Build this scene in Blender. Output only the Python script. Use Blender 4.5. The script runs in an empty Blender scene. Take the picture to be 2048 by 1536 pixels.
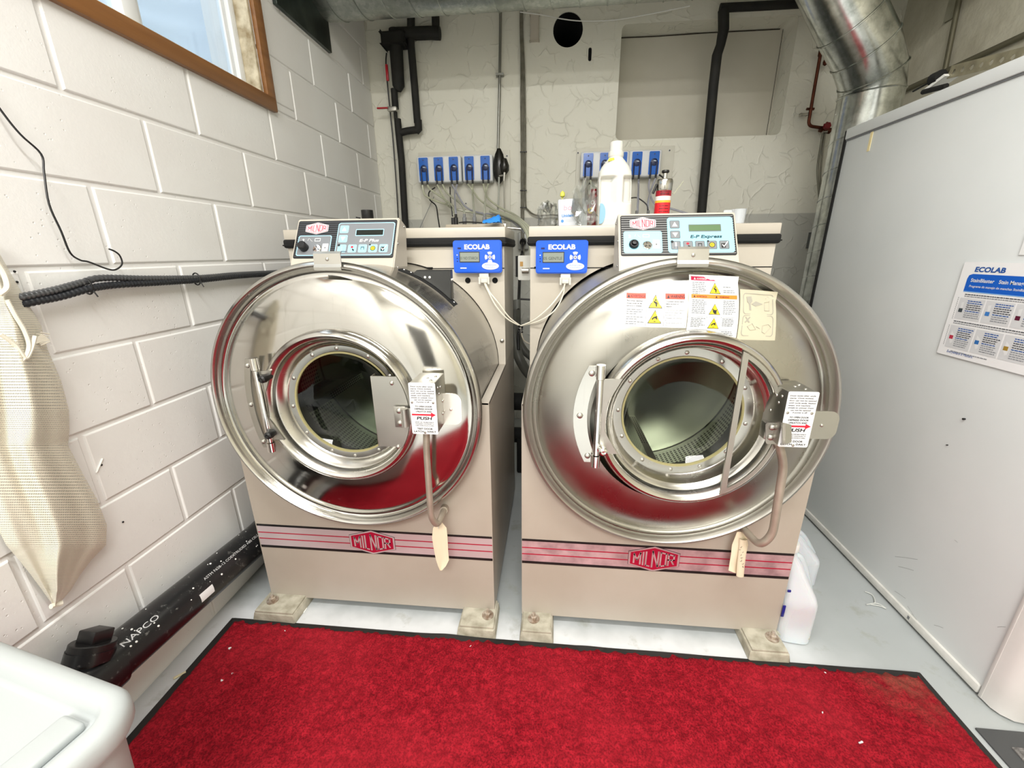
import bpy, bmesh, math, random
import numpy as np
from mathutils import Vector, Matrix
random.seed(7); np.random.seed(7)
PI = math.pi
SC = bpy.context.scene
COL = SC.collection

# ------------------------------------------------------------------ camera
FPX, YAW, PITCH, ROLL = 826.0, .0985, .3085, -.0088
CAMLOC = Vector((1.19, -1.26, 1.246))
cF = Vector((-math.sin(YAW)*math.cos(PITCH), math.cos(YAW)*math.cos(PITCH), -math.sin(PITCH)))
cR0 = Vector((math.cos(YAW), math.sin(YAW), 0)); cU0 = cR0.cross(cF)
cR = cR0*math.cos(ROLL)+cU0*math.sin(ROLL); cU = cU0*math.cos(ROLL)-cR0*math.sin(ROLL)
cam = bpy.data.cameras.new('camera'); camo = bpy.data.objects.new('camera', cam); COL.objects.link(camo)
cam.sensor_width = 36; cam.sensor_fit = 'HORIZONTAL'; cam.lens = FPX/2048*36; cam.clip_start = .02
camo.matrix_world = Matrix(((cR.x, cU.x, -cF.x, CAMLOC.x), (cR.y, cU.y, -cF.y, CAMLOC.y), (cR.z, cU.z, -cF.z, CAMLOC.z), (0, 0, 0, 1)))
SC.camera = camo
def at(px, py, ax, v):
    """point of the room seen at a photo pixel on the plane axis=v"""
    d = cF + cR*((px-1024)/FPX) + cU*((768-py)/FPX)
    return CAMLOC + d*((v-CAMLOC[ax])/d[ax])
def aY(px, py, y): return at(px, py, 1, y)
def aX(px, py, x): return at(px, py, 0, x)
def aZ(px, py, z): return at(px, py, 2, z)

# ------------------------------------------------------------------ render look, world, lamps
SC.view_settings.view_transform = 'Standard'; SC.view_settings.look = 'None'
SC.view_settings.gamma = 1; SC.view_settings.use_curve_mapping = False
SC.view_settings.exposure = 0.32
W = bpy.data.worlds.new('daylight'); SC.world = W; W.use_nodes = True
W.node_tree.nodes['Background'].inputs[0].default_value = (.90, .95, 1.0, 1)
W.node_tree.nodes['Background'].inputs[1].default_value = 3.2
CEIL = 3.0
def area(name, loc, size, power, col=(1, .985, .95), rot=(0, 0, 0)):
    l = bpy.data.lights.new(name, 'AREA'); l.shape = 'RECTANGLE'; l.size, l.size_y = size
    l.energy = power; l.color = col
    o = bpy.data.objects.new(name, l); o.location = loc; o.rotation_euler = rot; COL.objects.link(o); return o
area('tube_light', (1.25, -1.12, CEIL-.085), (1.9, .10), 46)
area('added_fill_light', (1.25, -3.0, CEIL-.085), (1.2, 1.0), 105)  # unseen fill lamp added to brighten the room from behind the camera

# ------------------------------------------------------------------ materials
def lin(h):
    if isinstance(h, str):
        h = h.lstrip('#'); c = [int(h[i:i+2], 16)/255 for i in (0, 2, 4)]
    else: c = [v/255 for v in h]
    return tuple((v/12.92 if v <= .04045 else ((v+.055)/1.055)**2.4) for v in c)+(1,)
MATS = {}
def mat(name, col, rough=.5, metal=0, **k):
    if name in MATS: return MATS[name]
    m = bpy.data.materials.new(name); m.use_nodes = True; MATS[name] = m
    b = m.node_tree.nodes['Principled BSDF']
    b.inputs['Base Color'].default_value = lin(col); b.inputs['Roughness'].default_value = rough
    b.inputs['Metallic'].default_value = metal
    for n, v in k.items(): b.inputs[n.replace('_', ' ')].default_value = v
    return m
def N(m, t, **k):
    n = m.node_tree.nodes.new(t)
    for a, v in k.items():
        if a == 'ins':
            for i, x in v.items(): n.inputs[i].default_value = x
        else: setattr(n, a, v)
    return n
def L(m, a, b): m.node_tree.links.new(a, b)
def bsdf(m): return m.node_tree.nodes['Principled BSDF']
def coords(m, kind='Object', scale=(1, 1, 1)):
    t = N(m, 'ShaderNodeTexCoord'); mp = N(m, 'ShaderNodeMapping'); mp.inputs['Scale'].default_value = scale
    L(m, t.outputs[kind], mp.inputs[0]); return mp.outputs[0]
def noise(m, vec, scale, detail=3, rough=.5):
    n = N(m, 'ShaderNodeTexNoise', ins={'Scale': scale, 'Detail': detail, 'Roughness': rough}); L(m, vec, n.inputs['Vector']); return n.outputs[0]
def ramp(m, fac, stops):
    r = N(m, 'ShaderNodeValToRGB'); L(m, fac, r.inputs[0]); e = r.color_ramp.elements
    while len(e) < len(stops): e.new(.5)
    for i, (p, c) in enumerate(stops): e[i].position = p; e[i].color = lin(c) if not isinstance(c, float) else (c, c, c, 1)
    return r.outputs[0]
def mixc(m, fac, a, b, mode='MIX'):
    n = N(m, 'ShaderNodeMix', data_type='RGBA', blend_type=mode)
    for s, v in ((0, fac), (6, a), (7, b)):
        if hasattr(v, 'is_linked'): L(m, v, n.inputs[s])
        else: n.inputs[s].default_value = v if s == 0 else lin(v)
    return n.outputs[2]
def mth(m, op, a, b=None, c=None):
    n = N(m, 'ShaderNodeMath', operation=op)
    for i, v in enumerate((a, b, c)):
        if v is None: continue
        if hasattr(v, 'is_linked'): L(m, v, n.inputs[i])
        else: n.inputs[i].default_value = v
    return n.outputs[0]
def bump(m, h, strength=.3, dist=.01, chain=None):
    n = N(m, 'ShaderNodeBump', ins={'Strength': strength, 'Distance': dist}); L(m, h, n.inputs['Height'])
    if chain is not None: L(m, chain, n.inputs['Normal'])
    L(m, n.outputs[0], bsdf(m).inputs['Normal']); return n.outputs[0]
def setc(m, c): L(m, c, bsdf(m).inputs['Base Color'])

def varied(name, c1, c2, scale=6, rough=.5, metal=0, bs=0, bd=.002, bscale=60, **k):
    m = mat(name, c1, rough, metal, **k); v = coords(m)
    setc(m, mixc(m, ramp(m, noise(m, v, scale, 4), [(.35, 0.0), (.7, 1.0)]), c1, c2))
    if bs: bump(m, noise(m, v, bscale, 4), bs, bd)
    return m
# painted concrete block
BLOCK = mat('block_paint', '#e7e3dd', .42)
v = coords(BLOCK)
n1 = noise(BLOCK, v, 2.2, 3)
setc(BLOCK, mixc(BLOCK, ramp(BLOCK, n1, [(.35, 0.0), (.7, 1.0)]), '#e8e8e6', '#e0dedb'))
vo = N(BLOCK, 'ShaderNodeTexVoronoi', ins={'Scale': 62.0}); L(BLOCK, v, vo.inputs['Vector'])
pit = ramp(BLOCK, vo.outputs['Distance'], [(.0, 0.0), (.16, 1.0)])
msk = ramp(BLOCK, noise(BLOCK, v, 5, 2), [(.46, 1.0), (.58, 0.0)])
pits = mth(BLOCK, 'MAXIMUM', pit, msk)
b1 = bump(BLOCK, pits, .5, .0022)
bump(BLOCK, noise(BLOCK, v, 70, 5, .65), .16, .003, b1)
# trowelled plaster of the back wall
STUC = mat('trowelled_plaster', '#dcdacb', .6)
v = coords(STUC)
wob = N(STUC, 'ShaderNodeTexNoise', ins={'Scale': 7.0, 'Detail': 2.0}); L(STUC, v, wob.inputs['Vector'])
vm = N(STUC, 'ShaderNodeVectorMath', operation='MULTIPLY_ADD'); L(STUC, wob.outputs['Color'], vm.inputs[0]); vm.inputs[1].default_value = (.16, .16, .16); L(STUC, v, vm.inputs[2])
ve = N(STUC, 'ShaderNodeTexVoronoi', feature='DISTANCE_TO_EDGE', ins={'Scale': 9.5}); L(STUC, vm.outputs[0], ve.inputs['Vector'])
rid = ramp(STUC, ve.outputs['Distance'], [(.0, 1.0), (.045, .25), (.12, 0.0)])
gate = ramp(STUC, noise(STUC, v, 11, 2), [(.44, 0.0), (.6, 1.0)])
rg = mth(STUC, 'MULTIPLY', rid, gate)
b1 = bump(STUC, rg, .55, .007)
bump(STUC, noise(STUC, v, 20, 6, .62), .28, .007, b1)
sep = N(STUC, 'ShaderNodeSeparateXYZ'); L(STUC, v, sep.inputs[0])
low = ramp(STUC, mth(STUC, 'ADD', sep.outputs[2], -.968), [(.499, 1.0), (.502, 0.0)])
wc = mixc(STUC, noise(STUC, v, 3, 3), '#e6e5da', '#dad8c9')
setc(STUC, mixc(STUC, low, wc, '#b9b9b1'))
NICHE = varied('niche_panel_paint', '#cfcbbd', '#c4c0b0', 3, .5, bs=.12, bscale=40)
CEILM = varied('ceiling_paint', '#d6d3c8', '#c9c5b9', 2, .7)
WALLP = varied('room_wall_paint', '#e4e2dc', '#dad7cf', 2, .6)
# floor
FLOORM = mat('painted_concrete_floor', '#b9bdbd', .38)
v = coords(FLOORM)
c = mixc(FLOORM, ramp(FLOORM, noise(FLOORM, v, 1.6, 4), [(.3, 0.0), (.7, 1.0)]), '#b4b8b9', '#a3a8a8')
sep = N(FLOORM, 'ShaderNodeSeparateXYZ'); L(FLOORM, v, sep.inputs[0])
lit_band = ramp(FLOORM, mth(FLOORM, 'ADD', mth(FLOORM, 'ADD', sep.outputs[1], mth(FLOORM, 'MULTIPLY', noise(FLOORM, v, 9, 3), .12)), .56), [(.44, 1.0), (.52, 0.0)])  # paler floor before the washers: brightness put into the colour
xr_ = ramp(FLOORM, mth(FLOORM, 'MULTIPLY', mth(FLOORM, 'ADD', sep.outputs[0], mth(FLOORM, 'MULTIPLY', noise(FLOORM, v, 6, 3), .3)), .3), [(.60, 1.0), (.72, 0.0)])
c = mixc(FLOORM, mth(FLOORM, 'MULTIPLY', lit_band, xr_), c, '#d3d6d8')
stn = ramp(FLOORM, noise(FLOORM, v, 8, 6, .65), [(.58, 0.0), (.72, 1.0)])
c = mixc(FLOORM, mth(FLOORM, 'MULTIPLY', stn, .55), c, '#8e8d7c')
setc(FLOORM, c); bump(FLOORM, noise(FLOORM, v, 30, 4), .15, .003)

CREAM = varied('beige_enamel', '#b5ada1', '#ada497', 4, .38)
CREAML = varied('light_beige_enamel', '#c6bfb2', '#beb6a8', 4, .36)
def steel(name, col, rough, ani=0, dirt=.0):
    m = mat(name, col, rough, 1.0); v = coords(m, scale=(1, 1, 1))
    n = noise(m, v, 5, 5, .6)
    rr = N(m, 'ShaderNodeMapRange', ins={1: .3, 2: .75, 3: rough*.8, 4: rough*1.5+.03}); L(m, n, rr.inputs[0]); L(m, rr.outputs[0], bsdf(m).inputs['Roughness'])
    bsdf(m).inputs['Anisotropic'].default_value = ani
    if dirt:
        v2 = coords(m, scale=(26, 26, 1.6)); st = ramp(m, noise(m, v2, 2, 4), [(.62, 0.0), (.8, 1.0)])
        setc(m, mixc(m, mth(m, 'MULTIPLY', st, dirt), col, '#8d8577'))
    bump(m, noise(m, v, 3.5, 2), .03, .01)
    return m
STL1 = steel('polished_steel', '#c6c4be', .10, 0, .3)
STL2 = steel('brushed_steel', '#aeaca4', .28, .35, .35)
STLR = steel('steel_ring', '#c0beb8', .20)
STLS = steel('satin_steel', '#bab8b1', .34)
CHROME = mat('chrome', '#e2e0dc', .06, 1)
BASK = mat('perforated_basket', '#b9bbb0', .28, 1)
GALV = mat('galvanised_sheet', '#b9bdb8', .34, 1)
v = coords(GALV); vo = N(GALV, 'ShaderNodeTexVoronoi', ins={'Scale': 70.0}); L(GALV, v, vo.inputs['Vector'])
g1 = ramp(GALV, vo.outputs['Color'], [(.1, '#a0a6a1'), (.9, '#bcc0bb')])
setc(GALV, mixc(GALV, ramp(GALV, noise(GALV, v, 4, 5, .7), [(.45, 0.0), (.7, .8)]), g1, '#8a9189'))
rr = N(GALV, 'ShaderNodeMapRange', ins={3: .22, 4: .5}); L(GALV, noise(GALV, v, 9, 3), rr.inputs[0]); L(GALV, rr.outputs[0], bsdf(GALV).inputs['Roughness'])
BLK = mat('black_plastic', '#151516', .4)
BLKM = mat('black_matt', '#0b0b0b', .8)
FOAM = varied('black_foam_insulation', '#161614', '#22211d', 14, .75)
DARK = mat('dark_void', '#050505', 1)
ABS = varied('black_abs_pipe', '#141517', '#2c2d2f', 25, .33)
RUB = mat('black_rubber', '#1d1c1b', .6)
WHT = mat('white_paint', '#eeeeea', .4)
WHTP = mat('white_plastic', '#dfdfdc', .35, Subsurface_Weight=.15)
PRW = mat('white_print', '#e0e1e2', .5)
PRK = mat('black_print', '#141414', .5)
PRG = mat('grey_print', '#707274', .5)
PRR = mat('red_print', '#c8102e', .4)
PRO = mat('orange_print', '#f47b20', .45)
PRY = mat('yellow_print', '#f6d312', .45)
BLUE = mat('blue_plastic', '#1f5fdc', .28)
BLUED = mat('dark_blue_plastic', '#16348c', .3)
WOOD = mat('varnished_wood', '#9a6231', .38)
v = coords(WOOD, scale=(1, 1, 1)); vw = coords(WOOD, scale=(30, 2.2, 30))
setc(WOOD, mixc(WOOD, noise(WOOD, vw, 1.4, 4), '#6a4323', '#9c6d3f'))
PVCW = mat('window_vinyl', '#e9ecee', .35)
OLDP = varied('old_cream_paint', '#d9cfb6', '#8d7a58', 22, .6)
RED = mat('red_plastic', '#b01626', .35)
COPR = varied('old_copper', '#6b3b2a', '#48261a', 20, .4, .8)
DUSTY = varied('grout', '#b9b4a4', '#8f8a78', 25, .85, bs=.5, bd=.004, bscale=60)
PINKD = PRR

# ------------------------------------------------------------------ geometry builder
def zero(): return Vector((0, 0, 0))
class G:
    def __init__(s, M=None): s.bm = bmesh.new(); s.M = M
    def _m(s, faces, mi, smooth=True):
        for f in faces: f.material_index = mi; f.smooth = smooth
    def _add(s, tmp, mi):
        me = bpy.data.meshes.new('t'); 
        for f in tmp.faces: f.material_index = mi; f.smooth = True
        tmp.to_mesh(me); tmp.free(); s.bm.from_mesh(me); bpy.data.meshes.remove(me); return s
    def box(s, a, b, bev=0, mi=0, seg=2, M=None):
        t = bmesh.new(); bmesh.ops.create_cube(t, size=1)
        a = Vector(a); b = Vector(b); c = (a+b)/2; d = b-a
        for v in t.verts: v.co = Vector((v.co.x*d.x, v.co.y*d.y, v.co.z*d.z))+c
        if bev: bmesh.ops.bevel(t, geom=t.edges[:], offset=min(bev, .49*min(abs(d.x), abs(d.y), abs(d.z))), segments=seg, affect='EDGES', profile=.5)
        if M is not None: bmesh.ops.transform(t, matrix=M, verts=t.verts)
        return s._add(t, mi)
    def grid(s, rows, mi=0, closeu=False, closev=False):
        vs = [[s.bm.verts.new(p) for p in r] for r in rows]
        nu = len(vs); nv = len(vs[0])
        for i in range(nu if closeu else nu-1):
            for j in range(nv if closev else nv-1):
                a, b, c, d = vs[i][j], vs[(i+1) % nu][j], vs[(i+1) % nu][(j+1) % nv], vs[i][(j+1) % nv]
                try: f = s.bm.faces.new((a, b, c, d)); f.material_index = mi; f.smooth = True
                except ValueError: pass
        return vs
    def tube(s, pts, r, n=10, mi=0, cap=True, close=False):
        pts = [Vector(p) for p in pts]; rr = r if isinstance(r, (list, tuple)) else [r]*len(pts)
        rows = []; up = None
        for i, p in enumerate(pts):
            if close: d = pts[(i+1) % len(pts)]-pts[i-1]
            else: d = pts[min(i+1, len(pts)-1)]-pts[max(i-1, 0)]
            d.normalize()
            if up is None:
                up = Vector((0, 0, 1)) if abs(d.z) < .9 else Vector((1, 0, 0))
            x = d.cross(up)
            if x.length < 1e-5: x = d.cross(Vector((0, 1, 0)))
            x.normalize(); y = x.cross(d).normalized(); up = y
            rows.append([p+(x*math.cos(2*PI*k/n)+y*math.sin(2*PI*k/n))*rr[i] for k in range(n)])
        vs = s.grid(rows, mi, closeu=close, closev=True)
        if cap and not close:
            for e in (vs[0], vs[-1]):
                try: f = s.bm.faces.new(e); f.material_index = mi; f.smooth = True
                except ValueError: pass
        return s
    def cyl(s, a, b, r, r2=None, n=24, mi=0): return s.tube([a, b], [r, r if r2 is None else r2], n, mi)
    def lathe(s, prof, o, ax=2, n=48, mi=0, a0=0, a1=2*PI, capends=False):
        """prof (r,h) spun about axis ax through o"""
        o = Vector(o); full = abs(a1-a0-2*PI) < 1e-6; m = n if full else n+1; rows = []
        for r, h in prof:
            row = []
            for k in range(m):
                a = a0+(a1-a0)*k/n; c_, s_ = r*math.cos(a), r*math.sin(a)
                row.append(o+(Vector((c_, s_, h)) if ax == 2 else Vector((c_, h, s_)) if ax == 1 else Vector((h, c_, s_))))
            rows.append(row)
        vs = s.grid(rows, mi, closev=full)
        if capends:
            for e in (vs[0], vs[-1]):
                try: f = s.bm.faces.new(e); f.material_index = mi
                except ValueError: pass
        return s
    def plate(s, outer, holes=(), to=lambda u, v, d: (u, d, v), d0=0, d1=.002, mi=0):
        """flat outline with holes, given thickness from d0 to d1"""
        t = bmesh.new()
        for lp in [outer]+list(holes):
            vs = [t.verts.new((p[0], p[1], 0)) for p in lp]
            for i in range(len(vs)): t.edges.new((vs[i], vs[(i+1) % len(vs)]))
        bmesh.ops.triangle_fill(t, use_beauty=True, use_dissolve=False, edges=t.edges[:])
        if d1 is not None and d1 != d0:
            r = bmesh.ops.extrude_face_region(t, geom=t.faces[:])
            for v in [g for g in r['geom'] if isinstance(g, bmesh.types.BMVert)]: v.co.z = 1
        for v in t.verts: v.co = Vector(to(v.co.x, v.co.y, d0+(d1-d0 if d1 is not None else 0)*v.co.z))
        bmesh.ops.recalc_face_normals(t, faces=t.faces[:])
        return s._add(t, mi)
    def text(s, body, o, xd, yd, h, w=None, al='l', shear=0, bold=0, warp=None, mi=0, lift=None):
        V, F = glyphs(body, bold); o = Vector(o); xd = Vector(xd).normalized(); yd = Vector(yd).normalized()
        xs = [p[0] for p in V]; ys = [p[1] for p in V]
        if not xs: return s
        x0, x1 = min(xs), max(xs); sc = h/.73
        sx = sc if w is None else w/(x1-x0)
        off = {'l': -x0, 'c': -(x0+x1)/2, 'r': -x1}[al]
        nv = []
        for x, y in V:
            X, Y = (x+off)*sx, y*sc
            if warp: X, Y = warp(X, Y)
            X += shear*Y; nv.append(s.bm.verts.new(o+xd*X+yd*Y))
        for f in F:
            try: ff = s.bm.faces.new([nv[i] for i in f]); ff.material_index = mi
            except ValueError: pass
        return s
    def build(s, name, mats, parent=None, sharp=38, loc=None, label=None):
        if s.M is not None: bmesh.ops.transform(s.bm, matrix=s.M, verts=s.bm.verts)
        if parent is not None: base = rootloc(parent)
        else: base = Vector(loc) if loc is not None else zero()
        bmesh.ops.translate(s.bm, verts=s.bm.verts, vec=-base)
        me = bpy.data.meshes.new(name); s.bm.to_mesh(me); s.bm.free()
        for m in (mats if isinstance(mats, (list, tuple)) else [mats]): me.materials.append(m)
        me.set_sharp_from_angle(angle=math.radians(sharp))
        o = bpy.data.objects.new(name, me); COL.objects.link(o)
        if parent is not None: o.parent = parent
        else: o.location = base
        if label: o['label'] = label
        return o
def rootloc(o):
    while o.parent: o = o.parent
    return Vector(o.location)
_gc = {}
def glyphs(body, bold=0):
    k = (body, bold)
    if k not in _gc:
        cu = bpy.data.curves.new('tx', 'FONT'); cu.body = body; cu.size = 1; cu.offset = bold; cu.resolution_u = 3
        o = bpy.data.objects.new('tx', cu); COL.objects.link(o)
        me = bpy.data.meshes.new_from_object(o)
        _gc[k] = ([(v.co.x, v.co.y) for v in me.vertices], [tuple(p.vertices) for p in me.polygons])
        bpy.data.objects.remove(o); bpy.data.curves.remove(cu); bpy.data.meshes.remove(me)
    return _gc[k]
def tag(o, label=None, cat=None, group=None, kind=None):
    for k, v in (('label', label), ('category', cat), ('group', group), ('kind', kind)):
        if v: o[k] = v
    return o
def thing(name, loc, label, cat, group=None):
    o = bpy.data.objects.new(name, None); COL.objects.link(o); o.location = loc; o.empty_display_size = .05
    return tag(o, label, cat, group)
def circ(cx, cy, r, n=48, a0=0, a1=2*PI): return [(cx+r*math.cos(a0+(a1-a0)*k/n), cy+r*math.sin(a0+(a1-a0)*k/n)) for k in range(n)]
def arc(cx, cy, r, a0, a1, n=24): return [(cx+r*math.cos(a0+(a1-a0)*k/n), cy+r*math.sin(a0+(a1-a0)*k/n)) for k in range(n+1)]
def rrect(x0, y0, x1, y1, r, n=5):
    o = []
    for cx, cy, a in ((x1-r, y0+r, -PI/2), (x1-r, y1-r, 0), (x0+r, y1-r, PI/2), (x0+r, y0+r, PI)):
        o += [(cx+r*math.cos(a+PI/2*k/n), cy+r*math.sin(a+PI/2*k/n)) for k in range(n+1)]
    return o
def smooth(pts, sub=8, close=False):
    P = [Vector(p) for p in pts]; out = []; n = len(P)
    for i in range(n if close else n-1):
        g = (lambda k: P[k % n]) if close else (lambda k: P[min(max(k, 0), n-1)])
        p0, p1, p2, p3 = g(i-1), g(i), g(i+1), g(i+2)
        for k in range(sub):
            t = k/sub
            out.append(.5*((2*p1)+(p2-p0)*t+(2*p0-5*p1+4*p2-p3)*t*t+(3*p1-p0-3*p2+p3)*t**3))
    if not close: out.append(P[-1])
    return out
def bez_bend(pts, r, n=6):
    """polyline with rounded corners"""
    P = [Vector(p) for p in pts]; out = [P[0]]
    for i in range(1, len(P)-1):
        a = (P[i-1]-P[i]); b = (P[i+1]-P[i]); q = min(r, a.length*.49, b.length*.49)
        a = P[i]+a.normalized()*q; b = P[i]+b.normalized()*q
        for k in range(n+1):
            t = k/n; out.append(a*(1-t)**2+P[i]*2*t*(1-t)+b*t*t)
    out.append(P[-1]); return out
XZ = lambda u, v, d: (u, d, v)
def onz(z): return lambda u, v, d: (u, v, z+d)

# ================================================================== ROOM
BH, BL = .2032, .4064
YB, YF, XR = 1.74, -4.2, 3.1
def structure(o, label=None): o['kind'] = 'structure'; return o
# left wall of painted concrete blocks with a window opening
WY0, WY1, WZ0, WZ1 = -.95, .60, 1.865, 2.50
g = G()
def cut_rect(r):
    y0, z0, y1, z1 = r
    if y1 <= WY0 or y0 >= WY1 or z1 <= WZ0 or z0 >= WZ1: return [r]
    o = []
    if z0 < WZ0: o.append((y0, z0, y1, WZ0))
    if z1 > WZ1: o.append((y0, WZ1, y1, z1))
    a, b = max(z0, WZ0), min(z1, WZ1)
    if y0 < WY0: o.append((y0, a, WY0, b))
    if y1 > WY1: o.append((WY1, a, y1, b))
    return o
mo = .0048
for r in range(15):
    off = 0 if r % 2 else .5
    for k in range(-12, 6):
        y0 = (k+off)*BL; y1 = y0+BL; z0 = r*BH; z1 = z0+BH
        y0, y1, z1 = max(y0, YF), min(y1, YB), min(z1, CEIL)
        if y1-y0 < .02 or z1-z0 < .02: continue
        j = lambda: random.uniform(-.0008, .0008)
        xx = random.uniform(-.0012, .0008)
        for (a, b, c, d) in cut_rect((y0+mo+j(), z0+mo+j(), y1-mo+j(), z1-mo+j())):
            t = [(a, b), (c, b), (c, d), (a, d)]; bv = .005
            inn = [(a+bv, b+bv), (c-bv, b+bv), (c-bv, d-bv), (a+bv, d-bv)]
            o_ = [g.bm.verts.new((-.0065, p[0], p[1])) for p in t]; mid = [g.bm.verts.new((xx-.0012, p[0]+(q[0]-p[0])*.55, p[1]+(q[1]-p[1])*.55)) for p, q in zip(t, inn)]
            i_ = [g.bm.verts.new((xx, p[0], p[1])) for p in inn]
            for A, B in ((o_, mid), (mid, i_)):
                for e in range(4):
                    f = g.bm.faces.new((A[e], A[(e+1) % 4], B[(e+1) % 4], B[e])); f.smooth = True
            g.bm.faces.new(i_)
# mortar plane and core behind, split round the opening
for (a, b, c, d) in cut_rect((YF, 0, YB, CEIL)):
    g.box((-.20, a, b), (-.005, c, d))
g.build('wall_left', BLOCK, loc=(0, 0, 0), sharp=18); structure(bpy.data.objects['wall_left'])

# back wall with a blocked-up window niche, a round and a slotted hole
NX0, NX1, NZ0, NZ1 = 1.562, 2.545, 1.915, 2.515
nich = rrect(NX0, NZ0, NX1, NZ1, .03)
hole = circ(1.247, 2.505, .088, 40)
slot = rrect(1.372, 2.342, 1.392, 2.412, .0098, 4)
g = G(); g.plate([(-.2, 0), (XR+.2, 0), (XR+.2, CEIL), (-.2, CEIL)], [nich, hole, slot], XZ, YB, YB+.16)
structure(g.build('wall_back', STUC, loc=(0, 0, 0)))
g = G()
g.box((NX0-.02, YB+.155, NZ0-.02), (NX1+.02, YB+.20, NZ1+.02))
structure(g.build('wall_back_niche', NICHE, loc=(0, 0, 0)))
g = G(); g.tube([(NX0+.0, YB+.152, NZ1-.004), (1.8, YB+.152, NZ1-.006), (2.1, YB+.152, NZ1-.003), (NX1-.03, YB+.152, NZ1-.005)], .0028, 6)
g.tube([(NX1-.012, YB+.152, NZ1-.005), (NX1-.012, YB+.152, 2.2), (NX1-.014, YB+.152, NZ0+.01)], .0014, 6)
structure(g.build('trim_1', mat('dark_crack', '#3a352a', .9), loc=(0, 0, 0)))
g = G(); g.lathe([(.0872, YB+.006), (.0872, YB+.55), (0, YB+.55)], (1.247, 0, 2.505), 1, 32)
g.box((1.373, YB+.006, 2.343), (1.391, YB+.4, 2.411))
structure(g.build('wall_back_cavity', DARK, loc=(0, 0, 0)))  # hole linings coloured black to stand for the darkness inside
g = G(); g.box((XR, YF, 0), (XR+.2, YB+.2, CEIL)); structure(g.build('wall_right', varied('right_wall_plaster', '#c9c5b4', '#b7b29f', 7, .75, bs=.8, bscale=20, bd=.006), loc=(0, 0, 0)))
g = G()
g.plate([(-.2, 0), (.75, 0), (.75, 2.05), (1.6, 2.05), (1.6, 0), (XR+.2, 0), (XR+.2, CEIL), (-.2, CEIL)], [], XZ, YF-.2, YF)
structure(g.build('wall_front', WALLP, loc=(0, 0, 0)))
g = G(); g.box((.76, YF-.12, 0.005), (1.59, YF-.07, 2.045)); structure(g.build('added_door_1', varied('dark_door_paint', '#4b4a47', '#3d3c3a', 3, .5), loc=(0, 0, 0)))  # unseen dark door added to give the steel dark reflections
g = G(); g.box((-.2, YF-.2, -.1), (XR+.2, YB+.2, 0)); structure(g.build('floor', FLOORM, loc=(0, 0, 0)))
g = G(); g.box((-.2, YF-.2, CEIL), (XR+.2, YB+.2, CEIL+.1)); structure(g.build('ceiling', CEILM, loc=(0, 0, 0)))

# window 1: wood casing, old painted liner, vinyl slider
cas = bpy.data.objects.new('window_1', None); COL.objects.link(cas); cas['kind'] = 'structure'
g = G()
fw = .052
for a, b in (((-.002, WY0-fw, WZ0-fw+.004), (.018, WY1+fw, WZ0+.004)), ((-.002, WY0-fw, WZ1), (.018, WY1+fw, WZ1+fw)),
             ((-.002, WY0-fw, WZ0-.0), (.018, WY0, WZ1)), ((-.002, WY1, WZ0-.0), (.018, WY1+fw, WZ1))):
    g.box(a, b, .004)
g.build('window_frame', WOOD, cas)
g = G()
for a, b in (((-.07, WY0, WZ0), (-.001, WY1, WZ0+.014)), ((-.07, WY0, WZ1-.014), (-.001, WY1, WZ1)), ((-.07, WY1-.016, WZ0), (-.001, WY1, WZ1)), ((-.07, WY0, WZ0), (-.001, WY0+.016, WZ1))):
    g.box(a, b, .002)
g.build('window_liner', OLDP, cas)
GX = -.075
zb, yr = WZ0+.014, WY1-.016
g = G()
for a, b in (((GX-.03, WY0, zb), (GX+.02, yr, zb+.026)), ((GX-.03, yr-.03, zb), (GX+.02, yr, WZ1)), ((GX-.03, WY0, WZ1-.04), (GX+.02, yr, WZ1)), ((GX-.03, WY0+.016, zb), (GX+.02, WY0+.05, WZ1)),
             ((GX-.02, .075, zb), (GX+.028, .125, WZ1)), ((GX-.024, .125, zb), (GX+.012, .15, WZ1)), ((GX-.012, yr-.05, zb), (GX+.004, yr-.03, WZ1)), ((GX-.012, WY0, zb+.026), (GX+.006, yr-.03, zb+.036))):
    g.box(a, b, .003)
g.build('window_sash', PVCW, cas)
def symfres(m, mx, f0=.04):
    lw = N(m, 'ShaderNodeLayerWeight', ins={'Blend': .5})
    L(m, mth(m, 'ADD', mth(m, 'MULTIPLY', mth(m, 'POWER', lw.outputs['Facing'], 4.0), 1-f0), f0), mx.inputs[0])
GLW = mat('window_glass', '#ffffff', .02)
nt = GLW.node_tree; nt.nodes.clear()
o_ = nt.nodes.new('ShaderNodeOutputMaterial'); mx = nt.nodes.new('ShaderNodeMixShader'); tr = nt.nodes.new('ShaderNodeBsdfTransparent'); gl = nt.nodes.new('ShaderNodeBsdfGlossy'); fr = nt.nodes.new('ShaderNodeFresnel')
gl.inputs['Roughness'].default_value = .03; tr.inputs[0].default_value = (.93, .97, 1, 1); symfres(GLW, mx)
nt.links.new(tr.outputs[0], mx.inputs[1]); nt.links.new(gl.outputs[0], mx.inputs[2]); nt.links.new(mx.outputs[0], o_.inputs[0])
g = G(); g.box((GX-.004, WY0+.05, zb+.03), (GX, yr-.04, WZ1-.03)); g.build('window_pane', GLW, cas)
# corrugated window well outside
g = G(); rows = []
for i in range(25):
    a = -PI/2+PI*i/24
    rows.append([(-.2-.55*math.cos(a)*(1+.02*math.sin(z*60)), -.18+1.05*math.sin(a), z) for z in np.linspace(1.6, 2.9, 40)])
g.grid(rows); g.box((-1.0, -1.4, 1.55), (-.2, 1.2, 1.6))
structure(g.build('window_well', mat('window_well_metal', '#dfe7ee', .5), loc=(0, 0, 0)))

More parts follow.
